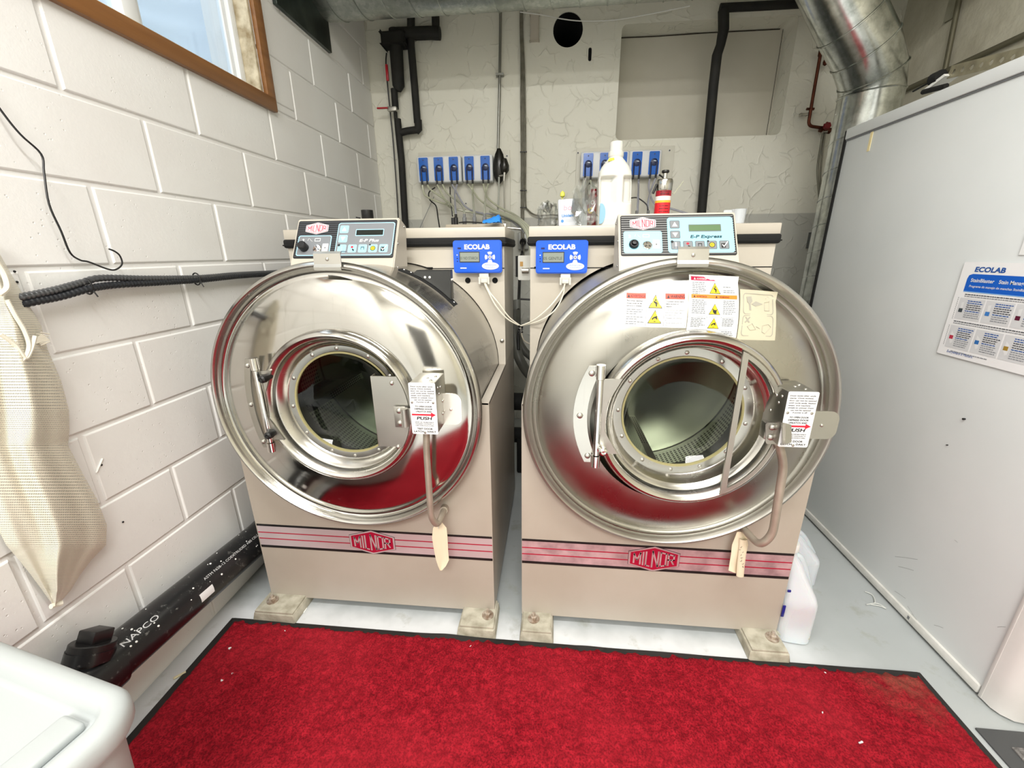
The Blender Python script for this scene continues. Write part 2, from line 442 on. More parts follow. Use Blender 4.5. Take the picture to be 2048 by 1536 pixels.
# ceiling lamps out of view, the rear panel added as fill light
for x, y, w, dd in ((1.25, -1.12, 1.1, .07), (1.25, -3.0, .65, .55)):
    t = thing('ceiling_light', (x, y, CEIL-.04), 'long white strip lamp on the ceiling in front of the washers' if y > -2 else 'added white fill panel lamp on the ceiling near the added dark door', 'lamp')
    g = G(); g.box((x-w, y-dd, CEIL-.05), (x+w, y+dd, CEIL-.001), .005); g.build('housing', WHT, t)

# ---------------------------------------------------------------- main duct and boot
g = G(); DC = Vector((0, 1.17, 2.553)); DR = .183
g.tube([DC+Vector((x, 0, 0)) for x in (.02, .4, 1.0, 1.6, 2.2, 3.08)], DR, 56)
hel = []
for i in range(23*40):
    a = 2*PI*i/40; hel.append(DC+Vector((.03+.132*i/40, -(DR+.0006)*math.sin(a), (DR+.0006)*math.cos(a))))
hel = [p for p in hel if p.x < 3.06]
g.tube(hel, .0036, 6)
tag(g.build('spiral_duct', GALV, loc=(1.5, 1.17, 2.37), sharp=50), 'long horizontal spiral-seam galvanised duct along the ceiling edge above the washers', 'duct')
g = G(); g.box((.001, .76, 2.242), (.02, 1.212, 2.95), .002)
tag(g.build('duct_plate', varied('shaded_galvanised', '#59615d', '#3c4340', 9, .35, 1), loc=(.01, 1.0, 2.242)), 'flat metal duct plate, coloured dark as if shaded, on the block wall at the left end of the duct', 'duct plate')  # plate coloured dark for the shadow and reflections on it
# ---------------------------------------------------------------- elbow duct rising behind the dryer
A = [Vector((2.640, 1.12, .25)), Vector((2.640, 1.12, 1.60)), Vector((2.636, 1.12, 1.93)), Vector((2.612, 1.10, 2.00)), aY(1729, 98, 1.07), aY(1701, 44, 1.05), aY(1656, -60, 1.0), aY(1616, -160, .97)]
g = G(); g.tube(A, .124, 40)
for k in (2, 3, 4, 5):
    d = (A[k+1]-A[k-1]).normalized(); x = d.cross(Vector((0, 1, 0))).normalized(); y = x.cross(d).normalized()
    g.tube([A[k]+(x*math.cos(2*PI*i/40)+y*math.sin(2*PI*i/40))*.1255 for i in range(40)], .0038, 6, close=True)
hel = []
for i in range(400):
    a = 2*PI*i/32; z = .3+.125*i/32
    if z > 1.9: break
    hel.append(Vector((2.640+.125*math.cos(a), 1.12+.125*math.sin(a), z)))
g.tube(hel, .0028, 6)
tag(g.build('elbow_duct', mat('bright_galvanised', '#c4c8c4', .2, 1), loc=(2.640, 1.12, .25), sharp=50), 'shiny galvanised round duct with segmented elbow rising behind the white dryer', 'duct')
g = G(); M_ = bpy.data.materials['bright_galvanised']
v = coords(M_); setc(M_, mixc(M_, ramp(M_, noise(M_, v, 16, 4, .7), [(.4, 0.0), (.75, 1.0)]), '#cfd2ce', '#8e938e')); bump(M_, noise(M_, v, 7, 2), .12, .012)
g.bm.free()

# ---------------------------------------------------------------- pipes on the back wall
yp = 1.685
g = G()
def pt(px, py, y=yp): return aY(px, py, y)
g.tube([pt(789, -60), pt(790, 35)], .0225, 14); g.tube([pt(821, -60), pt(822, 60)], .023, 14)
g.box(pt(774, 100, yp+.03), pt(806, 62, yp-.05)+Vector((0, 0, 0)), .012)
g.tube([pt(791, 60), pt(793, 110), pt(797, 172), pt(796, 182)], [.040, .040, .037, .02], 16)
g.tube([pt(788, 178), pt(791, 218)], .021, 14)
g.tube([pt(790, 216), pt(792, 240)], .012, 10)
g.tube([pt(795, 238), pt(797, 262), pt(803, 320), pt(811, 455), pt(813, 520)], .022, 16)
g.tube([pt(822, 60), pt(822, 90), pt(829, 170), pt(835, 246)], .0225, 16)
g.tube([pt(836, 240), pt(837, 258), pt(832, 262)], .024, 14)
g.tube([pt(836, 259), pt(815, 262), pt(798, 266)], .021, 14)
g.tube([pt(795, 68), pt(860, 66), pt(880, 67)], [.034, .034, .034], 14)
g.tube([pt(872, 72), pt(871, 30), pt(870, -60)], .023, 14)
g.build('pipe_t', FOAM, loc=pt(811, 520))
o = bpy.data.objects['pipe_t']; o.name = 'insulated_pipe'
tag(o, 'cluster of black foam-insulated pipes with tee branches in the back left corner', 'pipe')
g = G(); a = pt(790, 221); b = pt(759, 220)
g.box(b+Vector((0, -.05, -.008)), a+Vector((-.03, -.035, .008)), .006)
g.build('valve_handle', RED, o, label='red lever pointing left')
g = G(); a = pt(782, 168)
g.box(a+Vector((-.008, -.06, -.002)), a+Vector((.008, -.045, .085)), .005); g.build('valve_handle', RED, o, label='red lever hanging down')
g = G(); g.box(pt(779, 226)-Vector((0, .04, 0)), pt(796, 216)+Vector((0, -.01, 0)), .004); g.build('valve_body', STLS, o)
# thin black cable beside the pipes
g = G(); g.tube(smooth([pt(773, 106, 1.70), pt(772, 130, 1.70), pt(777, 190, 1.70), pt(786, 280, 1.70), pt(794, 390, 1.70), pt(798, 470, 1.70)]), .0045, 8)
tag(g.build('black_cable', BLK, loc=pt(798, 470, 1.70)), 'thin black cable running down just left of the insulated pipe', 'cable')
# riser pipe right
g = G()
yr_ = 1.66
g.tube([pt(1447, 20, yr_), pt(1447, 60, yr_), pt(1441, 90, yr_), pt(1434, 110, yr_), pt(1427, 170, yr_), pt(1419, 255, yr_), pt(1409, 360, yr_), pt(1399, 470, yr_), pt(1390, 600, yr_)], [.029, .029, .025, .027, .027, .027, .027, .027, .027], 18)
g.tube([pt(1440, 16, yr_), pt(1520, 12, yr_), pt(1640, 5, yr_), pt(1700, 2, yr_)], .0215, 14)
tag(g.build('insulated_pipe', FOAM, loc=pt(1390, 600, yr_)), 'tall black foam-insulated pipe crossing in front of the wall niche', 'pipe')
# grey conduit
g = G(); g.tube([pt(1001, -30, 1.715), pt(1001, 40, 1.715), pt(999, 180, 1.715), pt(996, 300, 1.715)], .0085, 10)
for yy in (150,): g.box(pt(993, yy+5, 1.735), pt(1007, yy-5, 1.70))
tag(g.build('conduit', mat('grey_conduit', '#8f8f88', .35, .8), loc=pt(996, 300, 1.715)), 'thin straight grey metal conduit above the left pump panel', 'conduit')
# tar-wrapped valve at the conduit foot
g = G()
rnd = random.Random(3)
pr = [(.004, .0), (.018, .02), (.026, .05), (.032, .09), (.030, .13), (.022, .17), (.010, .205)]
c0 = pt(999, 368, 1.68)
rows = []
for r, h in pr: rows.append([c0+Vector((r*1.2*math.cos(a)*(1+rnd.uniform(-.2, .2)), r*math.sin(a), h)) for a in np.linspace(0, 2*PI, 14, endpoint=False)])
g.grid(rows, closev=True)
c1 = pt(1009, 352, 1.66); rows = []
for r, h in ((.004, 0), (.024, .03), (.028, .06), (.016, .10)): rows.append([c1+Vector((r*math.cos(a)*(1+rnd.uniform(-.2, .2)), r*math.sin(a), h)) for a in np.linspace(0, 2*PI, 12, endpoint=False)])
g.grid(rows, closev=True)
vv = tag(g.build('water_valve', mat('black_tape_wrap', '#1b1914', .25), loc=c0), 'black tape-wrapped valve hanging at the foot of the grey conduit', 'valve')
g = G(); g.tube([pt(1009, 345, 1.63), pt(1008, 362, 1.63)], .008, 10); g.tube([pt(998, 352, 1.64), pt(1010, 350, 1.64)], .005, 8)
g.tube([pt(1008, 360, 1.63), pt(1009, 400, 1.63), pt(1011, 470, 1.60)], .0048, 8); g.build('braided_hose', STLS, vv)
g = G(); g.tube(smooth([pt(998, 354, 1.64), pt(997, 400, 1.64), pt(993, 440, 1.6), pt(988, 470, 1.5)]), .006, 8); g.build('clear_hose', mat('clear_tube_grey', '#c9ccc4', .25, 0, Transmission_Weight=.4), vv)
# bundle of cables in the middle
g = G()
for dx in (-4, 0, 4):
    g.tube(smooth([pt(1043+dx*.5, -20, 1.72), pt(1043+dx*.5, 60, 1.72), pt(1045+dx*.7, 120, 1.72), pt(1046+dx, 200, 1.72), pt(1047+dx, 300, 1.72), pt(1047+dx, 400, 1.72)] + ([pt(1056, 420, 1.72), pt(1075, 431, 1.71), pt(1110, 430, 1.70), pt(1150, 440, 1.7)] if dx > 0 else [pt(1047+dx, 450, 1.70), pt(1048+dx, 520, 1.66)])), .0052, 8)
o = tag(g.build('cable_bundle', varied('olive_cable', '#5d5a4d', '#7b786b', 30, .45), loc=pt(1047, 520, 1.7)), 'bundle of grey brown cables tied together down the middle of the back wall', 'cable bundle')
for yy in (304, 381, 415):
    g = G(); q = pt(1047, yy, 1.72); g.box(q+Vector((-.022, -.009, -.003)), q+Vector((.022, .006, .003)), .001); g.build('cable_tie', BLK, o)
# white cover strip & white cable
g = G(); g.box(pt(1061, 85, 1.739), pt(1078, 28, 1.715), .005)
tag(g.build('cover_strip', CREAML, loc=pt(1070, 85, 1.73)), 'short cream cable cover strip on the back wall just left of the round hole', 'cover')
g = G(); g.tube(smooth([pt(1040, 24, 1.5), pt(1085, 30, 1.6), pt(1125, 38, 1.69), pt(1165, 42, 1.69), pt(1230, 40, 1.69), pt(1300, 28, 1.6), pt(1380, 12, 1.5)]), .0028, 6)
tag(g.build('white_cable', WHT, loc=pt(1165, 42, 1.69)), 'thin white cable sagging across the round black hole', 'cable')

# copper pipe with valve
yc = 1.69
g = G(); g.tube(bez_bend([pt(1643, 96, yc), pt(1630, 170, yc), pt(1616, 252, yc), pt(1646, 256, yc)], .03), .0085, 12)
g.tube([pt(1643, 98, yc), pt(1640, 112, yc)], .012, 10); g.tube([pt(1613, 218, yc), pt(1628, 218, yc)], .007, 8)
c = pt(1651, 124, yc); g.lathe([(0, -.02), (.011, -.012), (.013, 0), (.004, .03), (0, .06)], c, 2, 14)
o = tag(g.build('copper_pipe', COPR, loc=pt(1616, 252, yc)), 'thin reddish copper pipe coming down right of the wall niche', 'pipe')
g = G(); c = pt(1654, 252, yc-.03)
for k in range(7):
    a = 2*PI*k/7; g.box(c+Vector((.016*math.cos(a)-.006, -.006, .016*math.sin(a)-.006)), c+Vector((.016*math.cos(a)+.006, .004, .016*math.sin(a)+.006)), .004)
g.lathe([(0, -.012), (.017, -.010), (.019, 0), (.01, .03), (.01, .06)], c, 1, 18)
g.build('valve_wheel', varied('red_valve', '#8c1722', '#5c1116', 30, .35, .2), o, label='dark red round valve handle')
g = G(); g.tube([pt(1640, 258, yc), pt(1660, 262, yc)], .016, 12); g.build('valve_body', COPR, o)
g = G(); g.box(pt(1640, 268, yc+.01), pt(1655, 262, yc-.02), .003); g.build('clamp', STLS, o)
g = G(); g.box(pt(1598, 233, yc+.02), pt(1616, 226, yc), .003); g.build('clamp', STLS, o)
g = G()
g.tube(smooth([pt(1646, 266, yc), pt(1640, 300, yc), pt(1635, 340, yc-.02), pt(1638, 390, yc-.03), pt(1640, 440, yc), pt(1632, 470, yc)]), .0062, 8)
g.tube(smooth([pt(1650, 266, yc), pt(1645, 300, yc), pt(1641, 340, yc), pt(1641, 380, yc), pt(1641, 420, yc)]), .0052, 8)
tag(g.build('braided_hose', mat('braided_steel_hose', '#7d7b70', .4, .7), loc=pt(1632, 470, yc)), 'grey braided hose hanging from the red valve by the round duct', 'hose')
g = G(); g.box(pt(1612, 496, yc+.03), pt(1628, 465, yc-.015), .006)
g.tube([pt(1630, 466, yc), pt(1634, 436, yc)], .005, 8)
tag(g.build('grey_switch_box', mat('dark_grey_box', '#565a58', .45), loc=pt(1620, 496, yc)), 'small dark grey box on the rough wall right of the right washer', 'box')
# conduits on the right wall
g = G()
g.tube([(3.085, 1.73, 2.075), (3.085, .9, 2.075), (3.085, -.2, 2.075)], .012, 10)
tag(g.build('conduit', mat('dark_conduit', '#6f6b58', .5, .4), loc=(3.085, .9, 2.075)), 'long conduit running level along the right wall above the dryer', 'conduit')
g = G(); a = aX(1890, 140, 3.085); b = aX(1918, 0, 3.085); b2 = a+(b-a)*2
g.tube([a, b, (b.x, b.y, 2.98)], .011, 10)
tag(g.build('conduit', bpy.data.materials['dark_conduit'], loc=a), 'dark conduit standing upright on the right wall above the dryer', 'conduit')
g = G(); g.box(Vector((3.09, aX(1888, 40, 3.09).y, aX(1888, 45, 3.09).z)), Vector((3.10, aX(1920, 0, 3.09).y, 2.5)), .002)
tag(g.build('wall_plate', varied('grey_plate', '#a9a694', '#96937f', 20, .6), loc=(3.095, 1.3, 2.3)), 'narrow grey plate on the right wall beside the upright conduit', 'plate')

# ================================================================== WASHING MACHINES
def dots(m, u, vv_, r, stag=True):
    """1 inside round holes of a staggered grid (u, v in cells)"""
    row = mth(m, 'FLOOR', vv_); uu = mth(m, 'ADD', u, mth(m, 'MULTIPLY', mth(m, 'MODULO', row, 2.0), .5)) if stag else u
    a = mth(m, 'SUBTRACT', mth(m, 'FRACT', uu), .5); b = mth(m, 'SUBTRACT', mth(m, 'FRACT', vv_), .5)
    d = mth(m, 'SQRT', mth(m, 'ADD', mth(m, 'MULTIPLY', a, a), mth(m, 'MULTIPLY', b, b)))
    return mth(m, 'LESS_THAN', d, r)
GLASS = mat('door_glass', '#dfe8df', .02)
nt = GLASS.node_tree; nt.nodes.clear()
o_ = nt.nodes.new('ShaderNodeOutputMaterial'); mx = nt.nodes.new('ShaderNodeMixShader'); tr = nt.nodes.new('ShaderNodeBsdfTransparent'); gl = nt.nodes.new('ShaderNodeBsdfGlossy'); fr = nt.nodes.new('ShaderNodeFresnel')
gl.inputs['Roughness'].default_value = .02; tr.inputs[0].default_value = (.72, .74, .69, 1)
symfres(GLASS, mx, .03); nt.links.new(tr.outputs[0], mx.inputs[1]); nt.links.new(gl.outputs[0], mx.inputs[2]); nt.links.new(mx.outputs[0], o_.inputs[0])
# perforated basket: object coordinates relative to the machine, hole rows by angle and depth
def basket_mat(name, zc):
    m = mat(name, '#c3c6ba', .3, 1); v = coords(m); s = N(m, 'ShaderNodeSeparateXYZ'); L(m, v, s.inputs[0])
    an = mth(m, 'ARCTAN2', mth(m, 'SUBTRACT', s.outputs[2], zc), s.outputs[0])
    u = mth(m, 'MULTIPLY', an, 160/(2*PI)); w = mth(m, 'MULTIPLY', mth(m, 'ADD', s.outputs[1], 2.0), 70.0)
    d = dots(m, u, w, .33, False)
    zone = mth(m, 'MULTIPLY', mth(m, 'GREATER_THAN', s.outputs[1], -.19), mth(m, 'LESS_THAN', s.outputs[1], .062))
    d = mth(m, 'MULTIPLY', d, zone)
    setc(m, mixc(m, d, '#c3c6ba', '#101210')); L(m, mth(m, 'SUBTRACT', 1.0, d), bsdf(m).inputs['Metallic'])
    return m
def hexpts(cx, cz, hw, hh, side=.52): return [(cx-hw, cz-hh*side), (cx, cz-hh), (cx+hw, cz-hh*side), (cx+hw, cz+hh*side), (cx, cz+hh), (cx-hw, cz+hh*side)]
def blockword(g, o, xd, yd, cw, h0, h1, mi, word='MILNOR', gap=.12):
    """squared capital letters drawn as strokes, growing towards the middle of the word"""
    o = Vector(o); xd = Vector(xd).normalized(); yd = Vector(yd).normalized()
    n = len(word); W_ = cw*n; sw = .24
    S = {'M': [((0, 0), (0, 1)), ((0, 1), (.5, .35)), ((.5, .35), (1, 1)), ((1, 1), (1, 0))], 'I': [((.5, 0), (.5, 1))], 'L': [((0, 1), (0, 0)), ((0, 0), (1, 0))],
         'N': [((0, 0), (0, 1)), ((0, 1), (1, 0)), ((1, 0), (1, 1))], 'O': [((0, 0), (0, 1)), ((0, 1), (1, 1)), ((1, 1), (1, 0)), ((1, 0), (0, 0))],
         'R': [((0, 0), (0, 1)), ((0, 1), (1, 1)), ((1, 1), (1, .5)), ((1, .5), (0, .5)), ((.45, .5), (1, 0))]}
    x = -W_/2; wd = {'M': 1.25, 'I': .45, 'L': .9, 'N': 1.15, 'O': 1.1, 'R': 1.1}
    tot = sum(wd[c] for c in word); k = W_/tot
    for c in word:
        w = wd[c]*k; ins = gap*k/2; lw = w-2*ins; t = sw*k*.95
        for (a, b) in S[c]:
            def pp(q):
                X = x+ins+t/2+(lw-t)*q[0]; H = h0+(h1-h0)*(1-abs(X)/(W_/2)); return Vector((X, (q[1]-.5)*(2*H-t)))
            p, q = pp(a), pp(b); d = (q-p).normalized(); nn = Vector((-d.y, d.x))*t/2; d = d*t/2
            if abs(d.x) > 1e-6 and abs(d.y) > 1e-6: d = d*.4
            vs = [g.bm.verts.new(o+xd*z.x+yd*z.y) for z in (p-d-nn, q+d-nn, q+d+nn, p-d+nn)]
            f = g.bm.faces.new(vs); f.material_index = mi
        x += w
def bolt_dome(g, c, r, dr=(0, -1, 0), mi=0):
    d = Vector(dr).normalized(); c = Vector(c); h = r*.75
    g.tube([c, c+d*h*.55, c+d*h*.9, c+d*h], [r, r*.86, r*.45, r*.05], 10, mi)

def lines(g, x0, x1, z, n, pitch, th, to, mi, rnd, last=.6):
    for i in range(n):
        xe = x1 if i < n-1 else x0+(x1-x0)*last
        xe -= (x1-x0)*rnd.uniform(0, .16); x = x0
        while x < xe:
            w = (x1-x0)*rnd.uniform(.08, .2); e = min(x+w, xe)
            a, b = to(x, z-i*pitch, 0), to(e, z-i*pitch+th, 0)
            A = [to(x, z-i*pitch, 0), to(e, z-i*pitch, 0), to(e, z-i*pitch+th, 0), to(x, z-i*pitch+th, 0)]
            f = g.bm.faces.new([g.bm.verts.new(p) for p in A]); f.material_index = mi
            x = e+(x1-x0)*.025

GLASS2 = GLASS.copy(); GLASS2.name = 'dark_door_glass'
for n in GLASS2.node_tree.nodes:
    if n.type == 'BSDF_TRANSPARENT': n.inputs[0].default_value = (.34, .37, .33, 1)
def washer(which):
    one = which == 1
    xl, xr, xc, zc = (.168, 1.008, .585, .818) if one else (1.105, 1.955, 1.534, .809)
    ST = STL1 if one else STL2
    T = thing('washing_machine', (xc, .28, 0), 'left beige washer-extractor with mirror-bright round steel front and closed latch plate over its glass' if one else
              'right beige washer-extractor with brushed round steel front carrying three warning labels', 'washing machine')
    yf, yb, ym = -.12, .68, .33; RD = .395 if one else .405; zt, ztop = .82, 1.335
    # front skirt
    g = G(); a = math.asin((zt-zc)/RD)
    out = [(xl, .032), (xr, .032), (xr, zt), (xc+RD*math.cos(a), zt)] + [(xc+RD*math.cos(a-(PI+2*a)*k/40), zc+RD*math.sin(a-(PI+2*a)*k/40)) for k in range(1, 40)] + [(xc-RD*math.cos(a), zt), (xl, zt)]
    g.plate(out, [], XZ, yf, yf+.012)
    g.box((xl, yf+.012, .032), (xl+.01, yb, zt)); g.box((xr-.01, yf+.012, .032), (xr, yb, zt))
    # sloped ledges beside the shell
    for s in (-1, 1):
        xa, xb = (xc+RD*math.cos(a)+.001, xr) if s > 0 else (xl, xc-RD*math.cos(a)-.001)
        g.box((xa, yf, zt-.008), (xb, ym, zt+.001), .002)
    g.box((xl, yb-.012, .032), (xr, yb, zt))
    g.build('lower_cabinet', CREAM, T)
    g = G(); rr_ = RD+.001
    out = [(xl, zt), (xc-rr_, zt)] + [(xc-rr_*math.cos(PI*k/40), zt+(ztop*0)+rr_*math.sin(PI*k/40)) for k in range(1, 40)] + [(xc+rr_, zt), (xr, zt), (xr, 1.30), (xl, 1.30)]
    g.plate(out, [], XZ, ym, ym+.012)
    g.box((xl, ym+.012, zt), (xl+.01, yb, 1.30)); g.box((xr-.01, ym+.012, zt), (xr, yb, 1.30)); g.box((xl, yb-.012, zt), (xr, yb, 1.30))
    sl = zt+.37
    g.box((xl, ym-.0015, sl-.0015), (xr, ym+.002, sl+.0015), mi=1)
    for xx in ((.70, .735), (.96, .985)) if one else ((1.12, 1.15),): g.box((xx[0], ym-.003, sl-.002), (xx[1], ym, sl+.005), mi=1)
    if one:
        for xx in (.868, .972): g.cyl((xx, ym-.002, 1.146), (xx, ym+.001, 1.146), .0105, n=20, mi=1)
        bolt_dome(g, (.995, ym, .915), .009, mi=2)
    else:
        bolt_dome(g, (1.118, ym, .70), .008, mi=2)
    g.build('rear_cabinet', [CREAML, DARK, STLS], T)
    g = G(); g.box((xl-.006, ym-.008, 1.297), (xr+.006, yb+.01, ztop), .004); g.build('lid', CREAML, T)
    g = G(); g.box((xl-.010, ym-.014, 1.268), (xr+.010, yb+.012, 1.300), .008, seg=3); g.box((xl-.012, ym-.016, 1.276), (xr+.012, yb+.0, 1.281), .002)
    g.build('rubber_trim', BLKM, T)
    g = G(); g.box((xl+.05, yf+.03, .004), (xr-.05, yb-.05, .034)); g.build('under_gap_shade', DARK, T)  # black block standing for the shade in the gap underneath
    # shell and rim (lathe about the y axis)
    yr = -.176 if one else -.160; R = .411 if one else .423
    g = G(); o3 = (xc, 0, zc)
    g.lathe([(RD, .385), (RD, yr+.03), (R-.012, yr+.024), (R-.002, yr+.018), (R, yr+.006), (R-.004, yr-.004), (R-.011, yr-.007), (R-.017, yr-.002), (R-.019, yr+.008), (R-.022, yr+.013), (R-.026, yr+.010)], o3, 1, 128)
    g.build('drum_shell', STLR if one else STLS, T, sharp=50)
    # pressed steel face
    g = G(); r0 = .228 if one else .236; yd = -.205 if one else -.215
    yi = yr+.010
    pf = [(R-.026, yi), (R-.029, yi+.005), (R-.034, yi+.006)] if one else [(R-.026, yi), (R-.029, yi+.010), (R-.036, yi+.012), (R-.040, yi+.007)]
    ra = R-.044; pf.append((ra, yi+.001)); n_ = 16
    for k in range(1, n_+1):
        t = k/n_; pf.append((ra+(r0-ra)*t, yi+(yd+.012-yi)*(1-(1-t)**2)))
    g.lathe(pf, o3, 1, 128); g.build('front_face', ST, T, sharp=60)
    # ---- door
    dc = (.588, 0, .823) if one else (1.548, 0, .822)
    Rg = .157 if one else .160
    yo, yg = (-.218, -.168) if one else (-.245, -.172)
    Ro = .216 if one else .224
    g = G()
    pf = [(Ro+.014, yd+.014), (Ro+.012, yo+.008), (Ro+.006, yo-.001), (Ro-.002, yo-.004), (Ro-.010, yo), (Ro-.016, yo+.010), (Ro-.019, yo+.022), (Ro-.023, yo+.024), (Ro-.027, yo+.030), (Ro-.032, yo+.034),
          (Ro-.036, yg-.004), (Ro-.040, yg+.001), (Rg+.004, yg+.003), (Rg, yg+.004), (Rg-.001, yg+.012)]
    g.lathe(pf, dc, 1, 112)
    D = g.build('door', STLR, T, sharp=40)
    g = G(); g.lathe([(Rg+.0015, yg+.002), (Rg-.004, yg+.002), (Rg-.004, yg+.008), (Rg+.001, yg+.01)], dc, 1, 80); g.build('door_gasket', mat('amber_gasket', '#9b9468', .5), D)
    g = G(); g.lathe([(Rg, yg+.010), (Rg*.9, yg+.022), (Rg*.75, yg+.034), (Rg*.5, yg+.042), (Rg*.25, yg+.046), (0.0005, yg+.047)], dc, 1, 64); g.build('door_glass', GLASS2 if one else GLASS, D)
    angs = [92, 119, 153, 184, 215, 247, 272, 300, 60, 32] if one else [92, 117, 148, 178, 205, 237, 266, 293, 320, 352, 27, 60]
    for a_ in angs:
        g = G(); r_ = Rg+.0115; a2 = math.radians(a_)
        bolt_dome(g, (dc[0]+r_*math.cos(a2), yg+.003, dc[2]+r_*math.sin(a2)), .0062); g.build('door_bolt', STLS, D)
    if one:
        # D-shaped cover plate
        xa = aY(737, 760, -.24).x; Rp = Ro-.004
        z1 = math.sqrt(max(Rp**2-(xa-dc[0])**2, .001)); z1 = min(z1, .105)
        th = math.asin(z1/Rp)
        out = [(xa, dc[2]-z1), ] + [(dc[0]+Rp*math.cos(-th+2*th*k/16), dc[2]+Rp*math.sin(-th+2*th*k/16)) for k in range(17)] + [(xa, dc[2]+z1)]
        g = G(); g.plate(out, [], XZ, yo-.006, yo-.002); g.box((xa-.002, yo-.006, dc[2]-z1), (xa+.001, yo+.02, dc[2]+z1), .001)
        for (bx, bz) in ((dc[0]+Rp*.86, z1*.9+dc[2]), (dc[0]+Rp*.86, dc[2]-z1*.92)): bolt_dome(g, (bx-.012, yo-.006, bz-.008), .0065)
        g.build('cover_plate', STLS, D, label='flat satin steel plate over the right edge of the glass')
    else:
        xa = aY(1470, 850, -.26).x; Rp = Ro-.006; z1 = math.sqrt(Rp**2-(xa-dc[0])**2); th = math.asin(z1/Rp)
        out = [(xa-.006, dc[2]-z1-.003), (xa+.008, dc[2]-z1+.004)] + [(xa+.008, dc[2]+z1-.004), (xa-.006, dc[2]+z1+.003)]
        g = G(); g.plate(out, [], XZ, yo-.010, yo-.004)
        out = [(dc[0]+Rp*math.cos(-th+2*th*k/24), dc[2]+Rp*math.sin(-th+2*th*k/24)) for k in range(25)] + [(dc[0]+(Rp-.010)*math.cos(th-2*th*k/24), dc[2]+(Rp-.010)*math.sin(th-2*th*k/24)) for k in range(25)]
        g.plate(out, [], XZ, yo-.008, yo-.003)
        g.build('guard_bar', STLS, D, label='upright steel bar across the right part of the door')
    # latch strap and bolts
    yl = yo-.012
    g = G()
    if one:
        p0, p1 = aY(787, 812, yl), aY(826, 856, yl)
        g.box((p0.x, yl-.004, p1.z+.002), (p0.x+.034, yl, p0.z), .006); g.box((p0.x+.03, yl-.006, p1.z+.012), (p0.x+.062, yl-.002, p0.z-.004), .002); g.tube([(p0.x+.034, yl-.012, p1.z+.01), (p0.x+.034, yl-.012, p0.z-.002)], .010, 14)
        for z_ in (p0.z-.012, p1.z+.016): bolt_dome(g, (p0.x+.016, yl-.004, z_), .0085)
    else:
        cols = [(1531, 850, 884, -.268), (1534, 845, 888, -.268), (1556, 846, 888, -.268), (1562, 846, 888, -.292), (1566, 846, 888, -.316), (1571, 847, 888, -.322), (1583, 850, 885, -.320)]
        for off in (0, .0022): g.grid([[aY(px_, pa_, y_)+Vector((0, off, 0)), aY(px_, pb_, y_)+Vector((0, off, 0))] for px_, pa_, pb_, y_ in cols])
        p0, p1 = aY(1531, 845, -.268), aY(1583, 886, -.268)
        g.box((p0.x+.004, -.266, p1.z+.006), (p0.x+.03, yl+.02, p0.z-.004), .003)
        for z_ in (p0.z-.012, p1.z+.014): bolt_dome(g, (p0.x+.018, -.269, z_), .008)
    g.build('latch_strap', STLS, D)
    # hinge
    hy = yo-.010
    h = T
    g = G()
    if one:
        a_, b_ = (aY(511, 716, hy), aY(541, 902, hy))
        xh = (a_.x+b_.x)/2; za, zb_ = a_.z, b_.z
        g.cyl((xh, hy, za), (xh, hy, za-.034), .0115, n=20); g.cyl((xh, hy, za-.036), (xh, hy, zb_+.030), .0085, n=20); g.cyl((xh, hy, zb_+.028), (xh, hy, zb_), .0115, n=20)
    else:
        a_, b_ = (aY(1203, 730, hy), aY(1190, 932, hy)); xh = (a_.x+b_.x)/2; za, zb_ = a_.z, b_.z
        g.cyl((xh, hy, za), (xh, hy, za-.036), .0115, n=20); g.cyl((xh, hy, za-.038), (xh, hy, zb_+.034), .0085, n=20); g.cyl((xh, hy, zb_+.032), (xh, hy, zb_), .0115, n=20)
    H = g.build('hinge', CHROME, T)
    g = G(); zm = (za+zb_)/2; hh = (za-zb_)/2-.006
    if one: cxs, w0 = xh-.026, .017
    else: cxs, w0 = xh-.012, .034
    out = []; inn = []
    for k in range(17):
        t = -1+2*k/16; bul = (1-t*t)*(.020 if one else .034)
        out.append((cxs-bul-w0*.5, zm+t*hh)); inn.append((cxs-bul+w0*.55, zm+t*hh))
    g.plate(out+inn[::-1], [], XZ, hy+.010, hy+.016)
    g.build('hinge_strap', STL1 if not one else STLS, H)
    for t in (-.86, 0, .86):
        g = G(); bolt_dome(g, (cxs-(1-t*t)*(.020 if one else .034), hy+.010, zm+t*hh), .0085 if not one else .0075); g.build('hinge_bolt', STLS, H)
    # leaf joining rod to door ring
    g = G(); 
    xo = dc[0]-Ro
    g.plate([(xh, za-.040), (dc[0]-Ro*.80, za-.036), (xo+.012, zm+.04), (xo+.008, zm-.04), (dc[0]-Ro*.80, zb_+.036), (xh, zb_+.036)], [], XZ, hy+.004, hy+.010)
    g.build('hinge_leaf', STLS, H)
    for px, py, s_ in (((528, 757, 1), (540, 869, 1)) if one else ((1206, 901, 1), (1215, 766, 0))):
        if not s_: continue
        g = G(); c = aY(px, py, hy-.012); g.lathe([(0, -.013), (.006, -.014), (.0105, -.011), (.012, 0), (.010, .012), (.009, .026)], c, 1, 20); g.lathe([(.0045, -.0148), (.0045, -.010), (0, -.010)], c, 1, 12)
        g.build('hinge_knob', BLK if one else CHROME, H)
    # ---- interlock box
    x0, x1 = (.834, .901) if one else (1.738, 1.803)
    if one: z0_, z1_ = .798, .936
    else: z0_, z1_ = .796, .934
    yb0, yb1 = -.30, -.205
    g = G(); g.box((x0, yb0, z0_), (x1, yb1, z1_), .003)
    for (dx, dy) in ((.75, .25), (.8, .6), (.55, .45)): bolt_dome(g, (x0+(x1-x0)*dx, yb0+(yb1-yb0)*dy, z1_), .004, (0, 0, 1))
